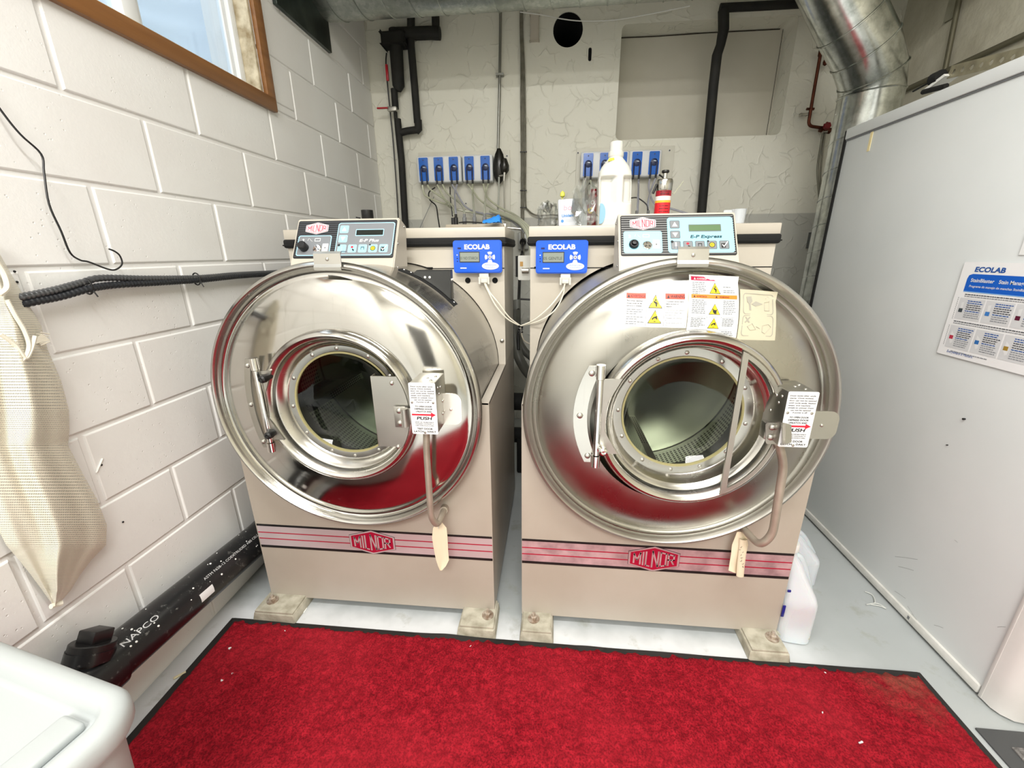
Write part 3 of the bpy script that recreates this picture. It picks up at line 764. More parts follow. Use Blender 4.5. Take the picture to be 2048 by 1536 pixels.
    for (dy, dz) in ((.25, .86), (.5, .82), (.35, .72), (.65, .5), (.6, .25)): bolt_dome(g, (x1 if one else x0, yb0+(yb1-yb0)*dy, z0_+(z1_-z0_)*dz), .004, (1 if one else -1, 0, 0))
    g.cyl(((x0+x1)/2-.01, yb0+.04, z0_), ((x0+x1)/2-.01, yb0+.04, z0_-.014), .012, n=18)
    LB = g.build('lock_box', STLS, T)
    g = G(); yl_ = yb0-.0012; w_ = x1-x0; h_ = z1_-z0_
    g.plate(rrect(x0-.001, z0_-.001, x1+.001, z1_+.001, .004), [], XZ, yl_, yl_+.0012)
    yt = yl_-.0004; cx_ = (x0+x1)/2
    def line(s, zf, hh_, wf=None, x_=None, al='l', sh=.15, bo=.02, mi=1):
        g.text(s, (x_ if x_ is not None else x0+.0035, yt, z0_+h_*zf), (1, 0, 0), (0, 0, 1), hh_, None if wf is None else w_*wf, al, sh, bo, mi=mi)
    for i, (s, wf) in enumerate((('Door locks after cycle', .86), ('starts. Once locked,', .80), ('door can not be opened', .91), ('until cycle ends, basket', .91), ('stops, and machine', .74), ('signals to unload. Door', .88))):
        line(s, .925-.043*i, .0034, wf)
    line('can not be opened', .925-.043*6, .0034, .68, cx_, 'c'); line('if power is off.', .925-.043*7, .0034, .5, cx_, 'c')
    for xx in (.08, .90): g.lathe([(0, -.002), (.0032, -.001), (.0032, .001)], (x0+w_*xx, yt, z0_+h_*.63), 1, 10, mi=3)
    g.lathe([(0, -.002), (.0032, -.001), (.0032, .001)], (x0+w_*.5, yt, z0_+h_*.03), 1, 10, mi=3)
    line('TO OPEN DOOR', .535, .0040, .66, cx_, 'c', .15, .03); line('DEPRESS DOOR', .485, .0040, .70, cx_, 'c', .15, .03); line('UNLATCH AND', .435, .0040, .62, cx_, 'c', .15, .03)
    az = z0_+h_*.385; ah = h_*.016
    g.plate([(x0+.002, az-ah), (x0+w_*.78, az-ah), (x0+w_*.78, az-ah*3.1), (x1-.002, az), (x0+w_*.78, az+ah*3.1), (x0+w_*.78, az+ah), (x0+.002, az+ah)], [], XZ, yt-.0002, None, 2)
    line('PUSH', .285, .0085, .58, cx_, 'c', .2, .03)
    for i, s in enumerate(('NEVER USE THIS MACHINE IF', 'THE BASKET CONTINUES TO', 'TURN WHEN DOOR IS OPEN.')): line(s, .225-.034*i, .0026, .74, cx_, 'c', 0, .02)
    line('TEST DOOR', .085, .0048, .62, cx_, 'c', 0, .03); line('LATCH    DAILY', .03, .0046, .88, cx_, 'c', 0, .03)
    g.build('lock_label', [PRW, PRK, PRR, STLS], LB, label='white lock notice with a red arrow and black writing')
    # push tab
    g = G()
    if one: a_, b_ = aY(890, 787, -.235), aY(925, 850, -.235)
    else: a_, b_ = aY(1618, 822, -.24), aY(1669, 879, -.24)
    yt2 = -.235 if one else -.24
    g.plate(rrect(x1-.03, b_.z, b_.x, a_.z, .022, 7), [], XZ, yt2, yt2+.003); bolt_dome(g, ((a_.x+b_.x)/2+(-.008 if one else .0), yt2, (a_.z+b_.z)/2), .0045)
    g.build('push_tab', STLS if not one else mat('pale_steel', '#e3dfd6', .25, .7), LB)
    # conduit from lock box to skirt
    g = G(); xq = (x0+x1)/2-.01
    if one: pts = [(xq, yb0+.04, z0_-.008), aY(853, 900, -.262), aY(862, 1035, -.262), aY(874, 1052, -.25), aY(884, 1030, -.20), aY(890, 1014, -.115)]
    else: pts = [(xq, yb0+.04, z0_-.008), aY(1568, 930, -.262), aY(1545, 1070, -.262), aY(1520, 1092, -.255), aY(1496, 1068, -.20), aY(1482, 1050, -.115)]
    g.tube(bez_bend(pts, .028, 5), .0092 if one else .0105, 14)
    g.tube([Vector(pts[-2])*.5+Vector(pts[-1])*.5, pts[-1]], .013, 14)
    g.build('lock_conduit', varied('bare_conduit', '#b5aa9b', '#978d80', 12, .38, .5), T)
    # clip over the top of the rim
    g = G(); (pa, pb) = ((625, 502), (683, 528)) if one else ((1356, 502), (1416, 524)); yk = yr-.012
    a_, b_ = aY(pa[0], pa[1], yk), aY(pb[0], pb[1], yk); zz0, zz1 = zc+R-.018, zc+R+.020
    sec = [(yk+.035, zz1+.004), (yk+.006, zz1+.004), (yk, zz1-.002), (yk-.002, zz0+.010), (yk-.007, zz0+.002), (yk-.006, zz0-.004)]
    g.grid([[Vector((x, y_, z_)) for (y_, z_) in sec] for x in (a_.x, b_.x)]); g.grid([[Vector((x, y_+.0025, z_-.002)) for (y_, z_) in sec] for x in (a_.x, b_.x)])
    for x in (a_.x, b_.x): g.grid([[Vector((x, y_, z_)) for (y_, z_) in sec], [Vector((x, y_+.0025, z_-.002)) for (y_, z_) in sec]])
    bolt_dome(g, ((a_.x+b_.x)/2, yk-.001, (zz0+zz1)/2+.003), .005)
    g.build('rim_clip', STLS, T, sharp=20)
    # basket inside
    o = g = None
    g = G(); g.lathe([(.20, -.06), (.378, -.050), (.383, -.03), (.383, .362), (.379, .367), (.37, .366), (.12, .352), (0, .350)], o3, 1, 96)
    for k in range(3):
        a2 = math.radians(267)+2*PI*k/3+(.9 if one else 0)
        c_, s_ = math.cos(a2), math.sin(a2)
        rows = []
        for da, rr2 in ((-.085, .384), (-.05, .30), (-.06, .205), (.06, .205), (.05, .30), (.085, .384)):
            rows.append([Vector((xc+rr2*math.cos(a2+da), yy, zc+rr2*math.sin(a2+da))) for yy in (-.02, .36)])
        g.grid(rows)
    g.build('basket', basket_mat('basket_perforated_%d' % which, zc), T, sharp=30)
    g = G(); g.lathe([(.20, -.165), (.19, -.10), (.20, -.06)], (xc, 0, zc), 1, 64); g.build('door_throat', mat('throat_grey', '#4c4f4a', .5, .2), T)
    # stripe
    g = G(); z0_, z1_ = .250, .347; ys = yf-.0008; H_ = z1_-z0_
    def strip(a_, b_, mi): g.box((xl+.004 if one else xl+.001, ys-.0003*(mi > 0), z0_+H_*a_), (xr-.002, yf+.001, z0_+H_*b_), mi=mi)
    strip(.0, 1, 0); strip(0, .10, 1); strip(.92, 1, 1); strip(.37, .41, 2); strip(.63, .67, 2)
    s_ = g.build('stripe_decal', [STR1 if one else STR2, PRK, STRR], T)
    g = G(); lx = .589 if one else aY(1307, 1118, yf).x; lz = .298; yy = yf-.002
    g.plate(hexpts(lx, lz, .081, .049), [], XZ, yy, yf, 0); g.plate(hexpts(lx, lz, .080, .048), [], XZ, yy-.0003, None, 1); g.plate(hexpts(lx, lz, .074, .0425), [], XZ, yy-.0005, None, 2)
    blockword(g, (lx, yy-.0009, lz), (1, 0, 0), (0, 0, 1), .0222, .0185, .034, 1)
    g.build('maker_badge', [PRK, STR1 if one else STR2, STRR], T)
    # feet
    for (fx0, fx1, fy0, fy1) in (((.155, .305, -.204, -.08), (.895, 1.018, -.199, -.08)) if one else ((1.108, 1.212, -.20, -.08), (1.84, 1.956, -.204, -.08))):
        g = G(); 
        t = bmesh.new(); bmesh.ops.create_cube(t, size=1)
        for v in t.verts:
            k = 1.0 if v.co.z > 0 else 1.08
            v.co = Vector(((fx0+fx1)/2+v.co.x*(fx1-fx0)*k, (fy0+fy1)/2+v.co.y*(fy1-fy0)*k, .017+v.co.z*.034))
        bmesh.ops.bevel(t, geom=t.edges[:], offset=.003, segments=1, affect='EDGES')
        for v in t.verts: v.co += Vector((random.uniform(-.002, .002), random.uniform(-.002, .002), 0))
        g._add(t, 0)
        g.box((fx0+.004, fy0+.004, .033), (fx1-.004, fy1, .041), .001)
        F = g.build('mounting_foot', DUSTY, T)
        bx = (fx0+.04 if fx0 in (.155, 1.108) else fx1-.03); by = fy0+.052
        g = G(); g.lathe([(.020, .0), (.020, .003), (.006, .004)], (bx, by, .041), 2, 20); g.lathe([(.0115, .003), (.0115, .014), (.006, .015)], (bx, by, .041), 2, 6)
        g.cyl((bx, by, .05), (bx, by, .066), .006, n=10); g.build('anchor_bolt', varied('rusty_steel', '#c9bfb2', '#86705c', 60, .5, .6), F)
    # ---- control panel
    px0, px1 = (.322, .668) if one else (1.398, 1.742)
    y0, z0_, y1, z1_ = .107, 1.232, .180, 1.353
    g = G()
    ya, za_ = y0-.032, z0_-.055
    sec = [(ya, za_), (y0-.0036, z0_-.006), (y1+.0036, z1_+.006), (y1+.012, z1_+.006), (y1+.062, z1_-.016), (y1+.040, za_-.012), (ya+.03, za_-.012)]
    t = bmesh.new(); A_ = [t.verts.new((px0-.006, a, b)) for a, b in sec]; B_ = [t.verts.new((px1+.006, a, b)) for a, b in sec]
    t.faces.new(A_); t.faces.new(B_[::-1])
    for i in range(len(sec)): t.faces.new((A_[i], A_[(i+1) % len(sec)], B_[(i+1) % len(sec)], B_[i]))
    bmesh.ops.recalc_face_normals(t, faces=t.faces[:]); bmesh.ops.bevel(t, geom=t.edges[:], offset=.003, segments=2, affect='EDGES')
    g._add(t, 0)
    for (yy, zz) in ((y1+.04, z1_-.02), (y0+.04, z0_+.045), (y0+.02, z0_-.03)): bolt_dome(g, (px1+.006 if one else px0-.006, yy, zz), .004, (1 if one else -1, 0, 0), 1)
    g.box((px0+.05, ya+.02, zc+RD-.01), (px1-.05, y1+.03, za_), mi=0)
    CP = g.build('control_panel', [CREAML, STLS], T)
    ex = Vector((1, 0, 0)); ey = Vector((0, y1-y0, z1_-z0_)); hh = ey.length; ey.normalize(); en = ex.cross(ey)
    O = Vector((px0, y0, z0_)); w = px1-px0
    PT = lambda u, v_, d: O+ex*(u*w)+ey*(v_*hh)+en*d
    def U(r, asp=1): return r
    g = G()
    def rr(u0, v0, u1, v1, r, d, mi):
        pts = rrect(u0*w, v0*hh, u1*w, v1*hh, r*w)
        g.plate([(a/w, b/hh) for a, b in pts], [], PT, d, None, mi)
    g.plate([(a/w, b/hh) for a, b in rrect(0, 0, w, hh, .006)], [], PT, .0, .0015, 0)
    for k in range(17):
        v_ = .045+k*.0565
        for (u0, u1) in ((.008, .992),): g.plate([(u0, v_), (u1, v_), (u1, v_+.018), (u0, v_+.018)], [], PT, .0018, None, 1)
    if one: sub, brd, key, keyb = 3, 4, 5, 4
    else: sub, brd, key, keyb = 5, 5, 3, 6
    rr(.025, .065, .365, .60, .02, .0021, brd); rr(.033, .085, .357, .58, .018, .0024, sub)
    rr(.415, .065, .985, .93, .025, .0021, brd); rr(.423, .085, .977, .91, .022, .0024, sub)
    KB = g.build('key_sheet', [PRK, mat('dark_pinstripe', '#44474d', .5) if one else mat('grey_pinstripe', '#8f8f8f', .5), PRW, mat('keypad_grey', '#7d8084', .4), mat('keypad_blue_border', '#a8dcf5', .4), mat('keypad_blue', '#9bdcf2', .4), mat('key_dark_edge', '#5c6a70', .4)], CP)
    def keybox(u0, v0, u1, v1, nm='key', fn=None, mats=()):
        nonlocal g
        g = G(); rr(u0, v0, u1, v1, .012, .0027, 0)
        pts = rrect((u0+.006)*w, (v0+.012)*hh, (u1-.006)*w, (v1-.012)*hh, .003); g.plate([(a/w, b/hh) for a, b in pts], [], PT, .0029, None, 1)
        if fn: fn((u0+u1)/2, (v0+v1)/2, (u1-u0)/2, (v1-v0)/2)
        g.build(nm, [bpy.data.materials['keypad_blue_border' if one else 'key_dark_edge'], bpy.data.materials['keypad_blue' if one else 'keypad_grey'], PRW, PRK, PRR, PRY, mat('lcd_dark', '#1c211c', .2), mat('lcd_green', '#5f7a55', .25)], CP)
    def tri(sg):
        def f(cu, cv, du, dv): g.plate([(cu-du*.55, cv-sg*dv*.5), (cu+du*.55, cv-sg*dv*.5), (cu, cv+sg*dv*.6)], [], PT, .0032, None, 2)
        return f
    keybox(.437, .655, .525, .855, fn=tri(1)); keybox(.437, .405, .525, .60, fn=tri(-1))
    def k1(cu, cv, du, dv):
        p = PT(cu, cv-dv*.6, .0033); g.text('1', p, ex, ey, dv*hh*1.3, None, 'c', 0, .04, mi=2 if not one else 0); g.lathe([(.0045, 0), (0, .001)], (0, 0, 0), 2, 12, 3) if False else None
        c = [(cu-du*.75+.013*math.cos(a), cv+dv*.85+.013*w/hh*math.sin(a)) for a in np.linspace(0, 2*PI, 14, endpoint=False)]; g.plate(c, [], PT, .0034, None, 3)
    def k2(cu, cv, du, dv):
        c = [(cu-du*.05+.013*math.cos(a), cv+dv*.35+.011*w/hh*math.sin(a)) for a in np.linspace(0, 2*PI, 14, endpoint=False)]; g.plate(c, [], PT, .0034, None, 4)
        g.plate([(cu, cv), (cu+du*.5, cv-dv*.3), (cu+du*.4, cv-dv*.8), (cu+du*.0, cv-dv*.3)], [], PT, .0035, None, 3)
    def k3(cu, cv, du, dv):
        g.plate([(cu-du*.4, cv-dv*.3), (cu-du*.4, cv+dv*.4), (cu+du*.4, cv+dv*.4), (cu+du*.4, cv-dv*.3), (cu+du*.28, cv-dv*.3), (cu+du*.28, cv+dv*.24), (cu-du*.28, cv+dv*.24), (cu-du*.28, cv-dv*.3)], [], PT, .0034, None, 3)
    def k4(cu, cv, du, dv):
        for r_, mi, d in ((.026, 3, .0033), (.020, 5, .0035), (.012, 3, .0037), (.008, 5, .0039)):
            c = [(cu+r_*math.cos(a), cv+r_*w/hh*math.sin(a)) for a in np.linspace(0, 2*PI, 20, endpoint=False)]; g.plate(c, [], PT, d, None, mi)
        c = [(cu-du*.75+.009*math.cos(a), cv+dv*.9+.009*w/hh*math.sin(a)) for a in np.linspace(0, 2*PI, 12, endpoint=False)]; g.plate(c, [], PT, .0034, None, 3)
    def k5(cu, cv, du, dv):
        g.plate([(cu-du*.62, cv-dv*.7), (cu+du*.25, cv-dv*.7), (cu+du*.25, cv+dv*.35), (cu-du*.62, cv+dv*.35)], [], PT, .0033, None, 3)
        g.plate([(cu-du*.5, cv+.0), (cu-du*.35, cv+dv*.15), (cu-du*.1, cv-dv*.25), (cu+du*.65, cv+dv*.85), (cu+du*.8, cv+dv*.7), (cu-du*.1, cv-dv*.6)], [], PT, .0036, None, 2)
    for (u0, u1), f in zip(((.440, .525), (.545, .630), (.648, .732), (.750, .836), (.855, .940)), (k1, k2, k3, k4, k5)): keybox(u0, .14, u1, .345, fn=f)
    # display
    g = G(); rr(.60, .57, .882, .75, .006, .0028, 0); rr(.607, .59, .875, .73, .002, .0031, 1)
    g.build('display', [bpy.data.materials['keypad_blue_border'] if one else PRG, bpy.data.materials['lcd_dark' if one else 'lcd_green']], CP, label='blank dark display' if one else 'blank green display')
    g = G(); g.text('E-P Plus' if one else 'E-P Express', PT(.745, .415, .0032), ex, ey, .0105, w*(.19 if one else .27), 'c', .25, .03, mi=0)
    g.build('panel_lettering', [PRW if one else mat('teal_print', '#123a44', .5)], CP)
    # badge
    g = G(); cu, cv = .20, .79
    def hx(a, b, d, mi): g.plate([((x_)/w, (y_)/hh) for x_, y_ in hexpts(cu*w, cv*hh, a, b)], [], PT, d, None, mi)
    hx(.040, .0225, .0026, 0); hx(.0375, .0205, .0029, 1); hx(.0355, .0187, .0031, 0)
    blockword(g, PT(cu, cv, .0034), ex, ey, .0108, .0075, .0155, 1)
    g.build('maker_badge', [PRW, mat('badge_red', '#d2455a', .4)], CP)
    # knob and key switch
    g = G(); c = PT(.115 if not one else .105, .27, 0)
    MM = Matrix.Translation(c) @ Matrix((ex, ey, en)).transposed().to_4x4()
    if one: g.lathe([(.015, .001), (.0145, .022), (.012, .025), (0, .0255)], (0, 0, 0), 2, 28)
    else: g.lathe([(.015, .001), (.015, .008), (.012, .012), (.010, .012), (.009, .007), (.0062, .006), (.006, .016), (0, .0165)], (0, 0, 0), 2, 28)
    bmesh.ops.transform(g.bm, matrix=MM, verts=g.bm.verts); g.build('selector_knob', BLK, CP)
    g = G(); c = PT(.235, .25, 0); MM = Matrix.Translation(c) @ Matrix((ex, ey, en)).transposed().to_4x4()
    g.lathe([(.0145, .001), (.0145, .004), (.012, .006), (.005, .006), (.004, .004), (0, .004)], (0, 0, 0), 2, 24)
    for a2 in (.4, 2.2, 4.1): g.box((-.0015, .004, .006), (.0015, .011, .0066), mi=1, M=Matrix.Rotation(a2, 4, 'Z'))
    bmesh.ops.transform(g.bm, matrix=MM, verts=g.bm.verts); g.build('key_switch', [CHROME, PRK], CP)
    g = G(); rr(.283, .17, .343, .38, .006, .0027, 0); 
    c = [(.313+.008*math.cos(a), .27+.008*w/hh*math.sin(a)) for a in np.linspace(0, 2*PI, 12, endpoint=False)]; g.plate(c, [], PT, .003, None, 1)
    for u0, u1 in ((.195, .255),): 
        for (a0, b0, a1, b1) in ((u0, .44, u1, .455), (u0, .51, u1, .525), (u0, .44, u0+.006, .525), (u1-.006, .44, u1, .525)): g.plate([(a0, b0), (a1, b0), (a1, b1), (a0, b1)], [], PT, .0028, None, 0)
    g.text('2', PT(.08, .44, .0028), ex, ey, .010, None, 'c', 0, .05, mi=0)
    g.tube([PT(.125, .46, .003), PT(.135, .52, .003), PT(.15, .50, .003), PT(.16, .46, .003), PT(.175, .44, .003)], .0007, 5, 0)
    g.build('panel_symbols', [PRW, PRG], CP)
    return T
STR1 = mat('silver_stripe', '#d3c6c8', .30, .35)  # silver tinted faintly with the red mat's reflection
STR2 = varied('worn_pink_reflect_stripe', '#d6b9bd', '#a58a8d', 18, .36, .35)  # worn silver with the red mat's pink reflection put into its colour
STRR = mat('crimson_print', '#a81034', .35)
W1 = washer(1); W2 = washer(2)

# ---- black bracket on the left drum (part of the left washer)
zc1 = .818
def drum_pt(px, py, R=.398):
    """first hit of a photo ray with the left drum cylinder"""
    d = cF + cR*((px-1024)/FPX) + cU*((768-py)/FPX); o = CAMLOC
    ax_, az_ = o.x-.585, o.z-zc1
    A_ = d.x**2+d.z**2; B_ = 2*(ax_*d.x+az_*d.z); C_ = ax_**2+az_**2-R*R; disc = B_*B_-4*A_*C_
    t = (-B_-math.sqrt(max(disc, 0)))/(2*A_); return o+d*t
g = G()
def cylp(th, y, R): return Vector((.585+R*math.cos(th), y, zc1+R*math.sin(th)))
tA, tB = math.radians(42), math.radians(72)
rows = [[cylp(tA+(tB-tA)*k/16, y_, .402) for y_ in (.035, .075)] for k in range(17)]
g.grid(rows, mi=1); g.grid([[cylp(tA+(tB-tA)*k/16, .035, R_) for R_ in (.396, .402)] for k in range(17)], mi=1)
for k in range(9):
    bolt_dome(g, cylp(tA+(tB-tA)*(k+.5)/9, .055, .402), .003, cylp(tA+(tB-tA)*(k+.5)/9, 0, 1)-Vector((.585, 0, zc1)), 2)
cz = zc1+.397*math.sin(tB-.12); 
q0 = cylp(tA+.06, .045, .403); q1 = cylp(tB-.12, .045, .403); top = q1.z+.012
prof = [(q0.x, q0.z), (q0.x, top), (q1.x+.01, top), (q1.x-.006, q1.z)] + [(cylp(q, 0, .4035).x, cylp(q, 0, .4035).z) for q in np.linspace(tB-.12, tA+.06, 8)][1:-1]
g.plate(prof, [], XZ, .045, .049); g.box((q0.x, .045, q0.z), (q0.x+.003, .078, top), .001); g.box((q1.x+.01, .045, top-.003), (q0.x+.003, .078, top), .001)
for dx in (.035, .05): bolt_dome(g, (q1.x+dx, .045, (top+q1.z)/2-.016), .004, mi=2)
for dy in (.055, .07): bolt_dome(g, (q0.x+.003, dy, top-.03), .004, (1, 0, 0), mi=2)
g.build('wire_bracket', [mat('black_metal', '#2a2b2a', .4), BLKM, WHT], W1, label='black folded metal bracket on top of the drum')

# ---- labels on the right washer's face
def face_y(x, z):
    """y of the right washer's pressed face (same curve as its profile)"""
    r = math.hypot(x-1.534, z-.809); ra = .423-.044; r0 = .236; yi = -.150; yd = -.203
    t = min(max((ra-r)/(ra-r0), 0), 1); return yi+(yd-yi)*(1-(1-t)**2)
def facept(g_lift):
    return lambda u, v_, d: (u, face_y(u, v_)-.0012-g_lift+d, v_)
def sticker(name, corners, draw, mats, label):
    """corners: photo pixels tl, tr, br, bl; drawn in unit coordinates"""
    C_ = []
    for px, py in corners:
        p = aY(px, py, -.17)
        for _ in range(6): p = aY(px, py, face_y(p.x, p.z)-.0015)
        C_.append(p)
    tl, tr_, br, bl = C_
    def to(u, v_, d):
        x = (bl.x*(1-u)+br.x*u)*(1-v_)+(tl.x*(1-u)+tr_.x*u)*v_; z = (bl.z*(1-u)+br.z*u)*(1-v_)+(tl.z*(1-u)+tr_.z*u)*v_
        return Vector((x, face_y(x, z)-.0012-d, z))
    g = G(); draw(g, to, (tr_-tl).length, (tl-bl).length); bmesh.ops.recalc_face_normals(g.bm, faces=g.bm.faces[:])
    return g.build(name, mats, W2, label=label)
def sheet(g, to, u0, v0, u1, v1, d, mi, n=10, r=0):
    g.grid([[to(u0+(u1-u0)*i/n, v0+(v1-v0)*j/n, d) for j in range(n+1)] for i in range(n+1)], mi)
def tri_sign(g, to, cu, cv, du, dv, fig=0):
    g.plate([(cu-du, cv-dv), (cu+du, cv-dv), (cu, cv+dv)], [], to, .0005, None, 1)
    g.plate([(cu-du*.86, cv-dv*.9), (cu+du*.86, cv-dv*.9), (cu, cv+dv*.84)], [], to, .0008, None, 4)
    bl = {0: [(-.3, .15), (-.2, -.2), (.0, -.35), (.05, -.75), (.25, -.75), (.2, -.4), (.45, -.3), (.1, -.2), (.4, -.1), (.05, -.05)], 1: [(-.45, -.3), (-.2, -.05), (.3, .15), (.35, .0), (.3, -.1), (.4, -.35), (.25, -.4), (.1, -.2), (-.15, -.25), (-.3, -.5)],
          2: [(-.05, -.85), (-.3, -.5), (-.4, .05), (-.25, .1), (-.15, -.2), (0, -.05), (.15, -.2), (.45, .0), (.3, -.5), (.35, -.85)]}[fig]
    g.plate([(cu+a*du, cv+b*dv) for a, b in bl], [], to, .0011, None, 1)
    if fig == 1: g.plate([(cu-.2*du, cv-.75*dv), (cu+.2*du, cv-.75*dv), (cu+.1*du, cv-.65*dv), (cu-.1*du, cv-.65*dv)], [], to, .0011, None, 1)
    if fig == 0: g.plate([(cu-.1*du, cv+.1*dv), (cu+.15*du, cv+.1*dv), (cu+.15*du, cv+.3*dv), (cu-.1*du, cv+.3*dv)], [], to, .0011, None, 1)
def ttext(g, to, s, u, v_, h, w, W_, mi, al='l', bold=.02, d=.0010):
    """lettering laid on the sticker: h, w in unit coordinates"""
    V, F = glyphs(s, bold); xs = [p[0] for p in V]; x0, x1 = min(xs), max(xs); k = w/(x1-x0)
    off = {'l': -x0, 'c': -(x0+x1)/2}[al]
    nv = [g.bm.verts.new(to(u+(x+off)*k, v_+y*h/.73, d)) for x, y in V]
    for f in F:
        try: g.bm.faces.new([nv[i] for i in f]).material_index = mi
        except ValueError: pass
MS = [PRW, PRK, mat('label_red', '#e8452c', .45), PRO, PRY, mat('label_crimson', '#cf2350', .45), PRG]
rnd = random.Random(5)
def frame(g, to, u0, v0, u1, v1, t=.006, mi=6):
    for a, b, c, d in ((u0, v0, u1, v0+t), (u0, v1-t, u1, v1), (u0, v0, u0+t*.7, v1), (u1-t*.7, v0, u1, v1)): sheet(g, to, a, b, c, d, .0006, mi, 3)
def bars(g, to, u0, u1, v_, n, pitch, th, mi=6):
    for i in range(n):
        u = u0; ue = u1-(u1-u0)*rnd.uniform(.0, .2)*(1 if i < n-1 else 2.5)
        while u < ue:
            e = min(u+(u1-u0)*rnd.uniform(.12, .26), ue); g.plate([(u, v_-i*pitch), (e, v_-i*pitch), (e, v_-i*pitch+th), (u, v_-i*pitch+th)], [], to, .0008, None, mi); u = e+(u1-u0)*.03
def d1(g, to, W_, H_):
    sheet(g, to, 0, 0, 1, 1, 0, 0); frame(g, to, .02, .04, .98, .96)
    sheet(g, to, .035, .80, .345, .95, .0006, 2, 4); sheet(g, to, .655, .80, .965, .95, .0006, 2, 4)
    for u in (.36, .64): sheet(g, to, u-.003, .04, u+.003, .96, .0006, 6, 3)
    for u in (.05, .68):
        g.plate([(u, .825), (u+.045, .825), (u+.0225, .925)], [], to, .0010, None, 1)
    ttext(g, to, 'ADVERTENCIA', .10, .835, .075, .24, W_, 1); ttext(g, to, 'WARNING', .735, .835, .085, .23, W_, 1, bold=.03)
    for i, s in enumerate(('Para evitar lesiones', 'graves antes de dar', 'servicio o limpiar:')): ttext(g, to, s, .045, .72-.07*i, .04, .25, W_, 1)
    for i, s in enumerate(('To prevent serious injury', 'before servicing or', 'cleaning:')): ttext(g, to, s, .665, .72-.07*i, .04, (.28, .2, .1)[i], W_, 1)
    for i, s in enumerate((u'\u2022 Disconnect all utilities', 'such as air, steam, gas', 'and electricity')): ttext(g, to, s, .66, .48-.07*i, .036, (.29, .26, .17)[i], W_, 1, bold=.0)
    for i, s in enumerate((u'\u2022 Release any residual', 'air')): ttext(g, to, s, .66, .26-.06*i, .036, (.26, .03)[i], W_, 1, bold=0)
    for i, s in enumerate((u'\u2022 Allow heated parts to', 'cool')): ttext(g, to, s, .66, .12-.055*i, .034, (.27, .05)[i], W_, 1, bold=0)
    for v_, n in ((.48, 3), (.27, 2), (.13, 2)): bars(g, to, .05, .34, v_, n, .06, .02)
    tri_sign(g, to, .50, .73, .11, .19, 0); tri_sign(g, to, .50, .30, .11, .19, 1)
def d2(g, to, W_, H_):
    sheet(g, to, 0, 0, 1, 1, 0, 0); frame(g, to, .03, .02, .97, .98, .004)
    sheet(g, to, .04, .915, .965, .975, .0006, 5, 4); sheet(g, to, .04, .645, .965, .705, .0006, 3, 4)
    for v_ in (.36, .16): sheet(g, to, .03, v_-.002, .97, v_+.002, .0006, 6, 3)
    for u in (.37, .66): sheet(g, to, u-.002, .02, u+.002, .64 if u > .5 else .975, .0009, 6, 3)
    ttext(g, to, 'ADVERTENCIA', .15, .93, .026, .20, W_, 0); ttext(g, to, 'DANGER', .64, .93, .028, .17, W_, 0, bold=.03)
    ttext(g, to, 'ADVERTENCIA', .14, .66, .026, .21, W_, 1); ttext(g, to, 'WARNING', .60, .66, .028, .20, W_, 1)
    for u, v_, mi in ((.09, .93, 0), (.56, .93, 0), (.08, .66, 1), (.52, .66, 1)): g.plate([(u, v_-.002), (u+.045, v_-.002), (u+.0225, v_+.034)], [], to, .0010, None, mi)
    tri_sign(g, to, .515, .805, .115, .085, 0); tri_sign(g, to, .515, .485, .115, .085, 2); tri_sign(g, to, .515, .265, .115, .085, 1)
    for (u0, u1) in ((.06, .35),):
        bars(g, to, u0, u1, .88, 7, .028, .011); bars(g, to, u0, u1, .61, 8, .028, .011); bars(g, to, u0, u1, .33, 6, .026, .011); bars(g, to, u0, u1, .13, 4, .026, .011)
    bars(g, to, .68, .94, .82, 1, .028, .011); bars(g, to, .68, .94, .77, 2, .028, .011); bars(g, to, .68, .95, .61, 8, .028, .010); bars(g, to, .68, .94, .33, 5, .026, .012); bars(g, to, .68, .94, .13, 4, .026, .011)
    for s in (-1, 1): g.plate([(.57, .055), (.57+s*.055, .06), (.57+s*.055, .11), (.57, .105)], [], to, .0008, None, 6)
    g.plate([(.40, .12), (.42, .14), (.43, .10), (.45, .06), (.43, .05), (.42, .09)], [], to, .0008, None, 1); g.plate([(.465, .07), (.49, .085), (.465, .10), (.475, .085)], [], to, .0008, None, 1)
def d3(g, to, W_, H_):
    sheet(g, to, 0, 0, 1, 1, 0, 0)
    def rf(v0, v1):
        o = rrect(.08, v0, .92, v1, .07, 4); i = rrect(.10, v0+.012, .90, v1-.012, .06, 4); g.plate(o, [i], to, .0006, None, 1)
    rf(.52, .93); rf(.08, .50)
    g.plate([(.17, .86), (.30, .87), (.33, .78), (.28, .73), (.30, .60), (.25, .60), (.24, .72), (.19, .76)], [], to, .0008, None, 1)
    g.plate([(.30, .72), (.42, .78), (.62, .73), (.42, .68)], [], to, .0008, None, 1)
    for s in range(2): g.plate([(.14+.01, .46-.0+s*.0), (.17, .47), (.28, .36), (.25, .35)] if s == 0 else [(.26, .47), (.29, .46), (.17, .35), (.14, .36)], [], to, .0008, None, 1)
    for pts in ([(.66, .60), (.66, .76), (.80, .78), (.80, .60), (.66, .60)], [(.70, .84), (.76, .88), (.83, .84), (.80, .79)], [(.62, .17), (.62, .30), (.78, .33), (.85, .27), (.70, .14), (.62, .17)], [(.45, .28), (.55, .24)], [(.22, .28), (.34, .34), (.45, .22), (.30, .20), (.22, .28)]):
        g.tube([to(a, b, .0008) for a, b in pts], .0006, 4, 2)
sticker('warning_label', [(1249, 582), (1374, 584), (1372, 656), (1244, 652)], d1, MS, 'white label with orange warning headings and two yellow triangles')
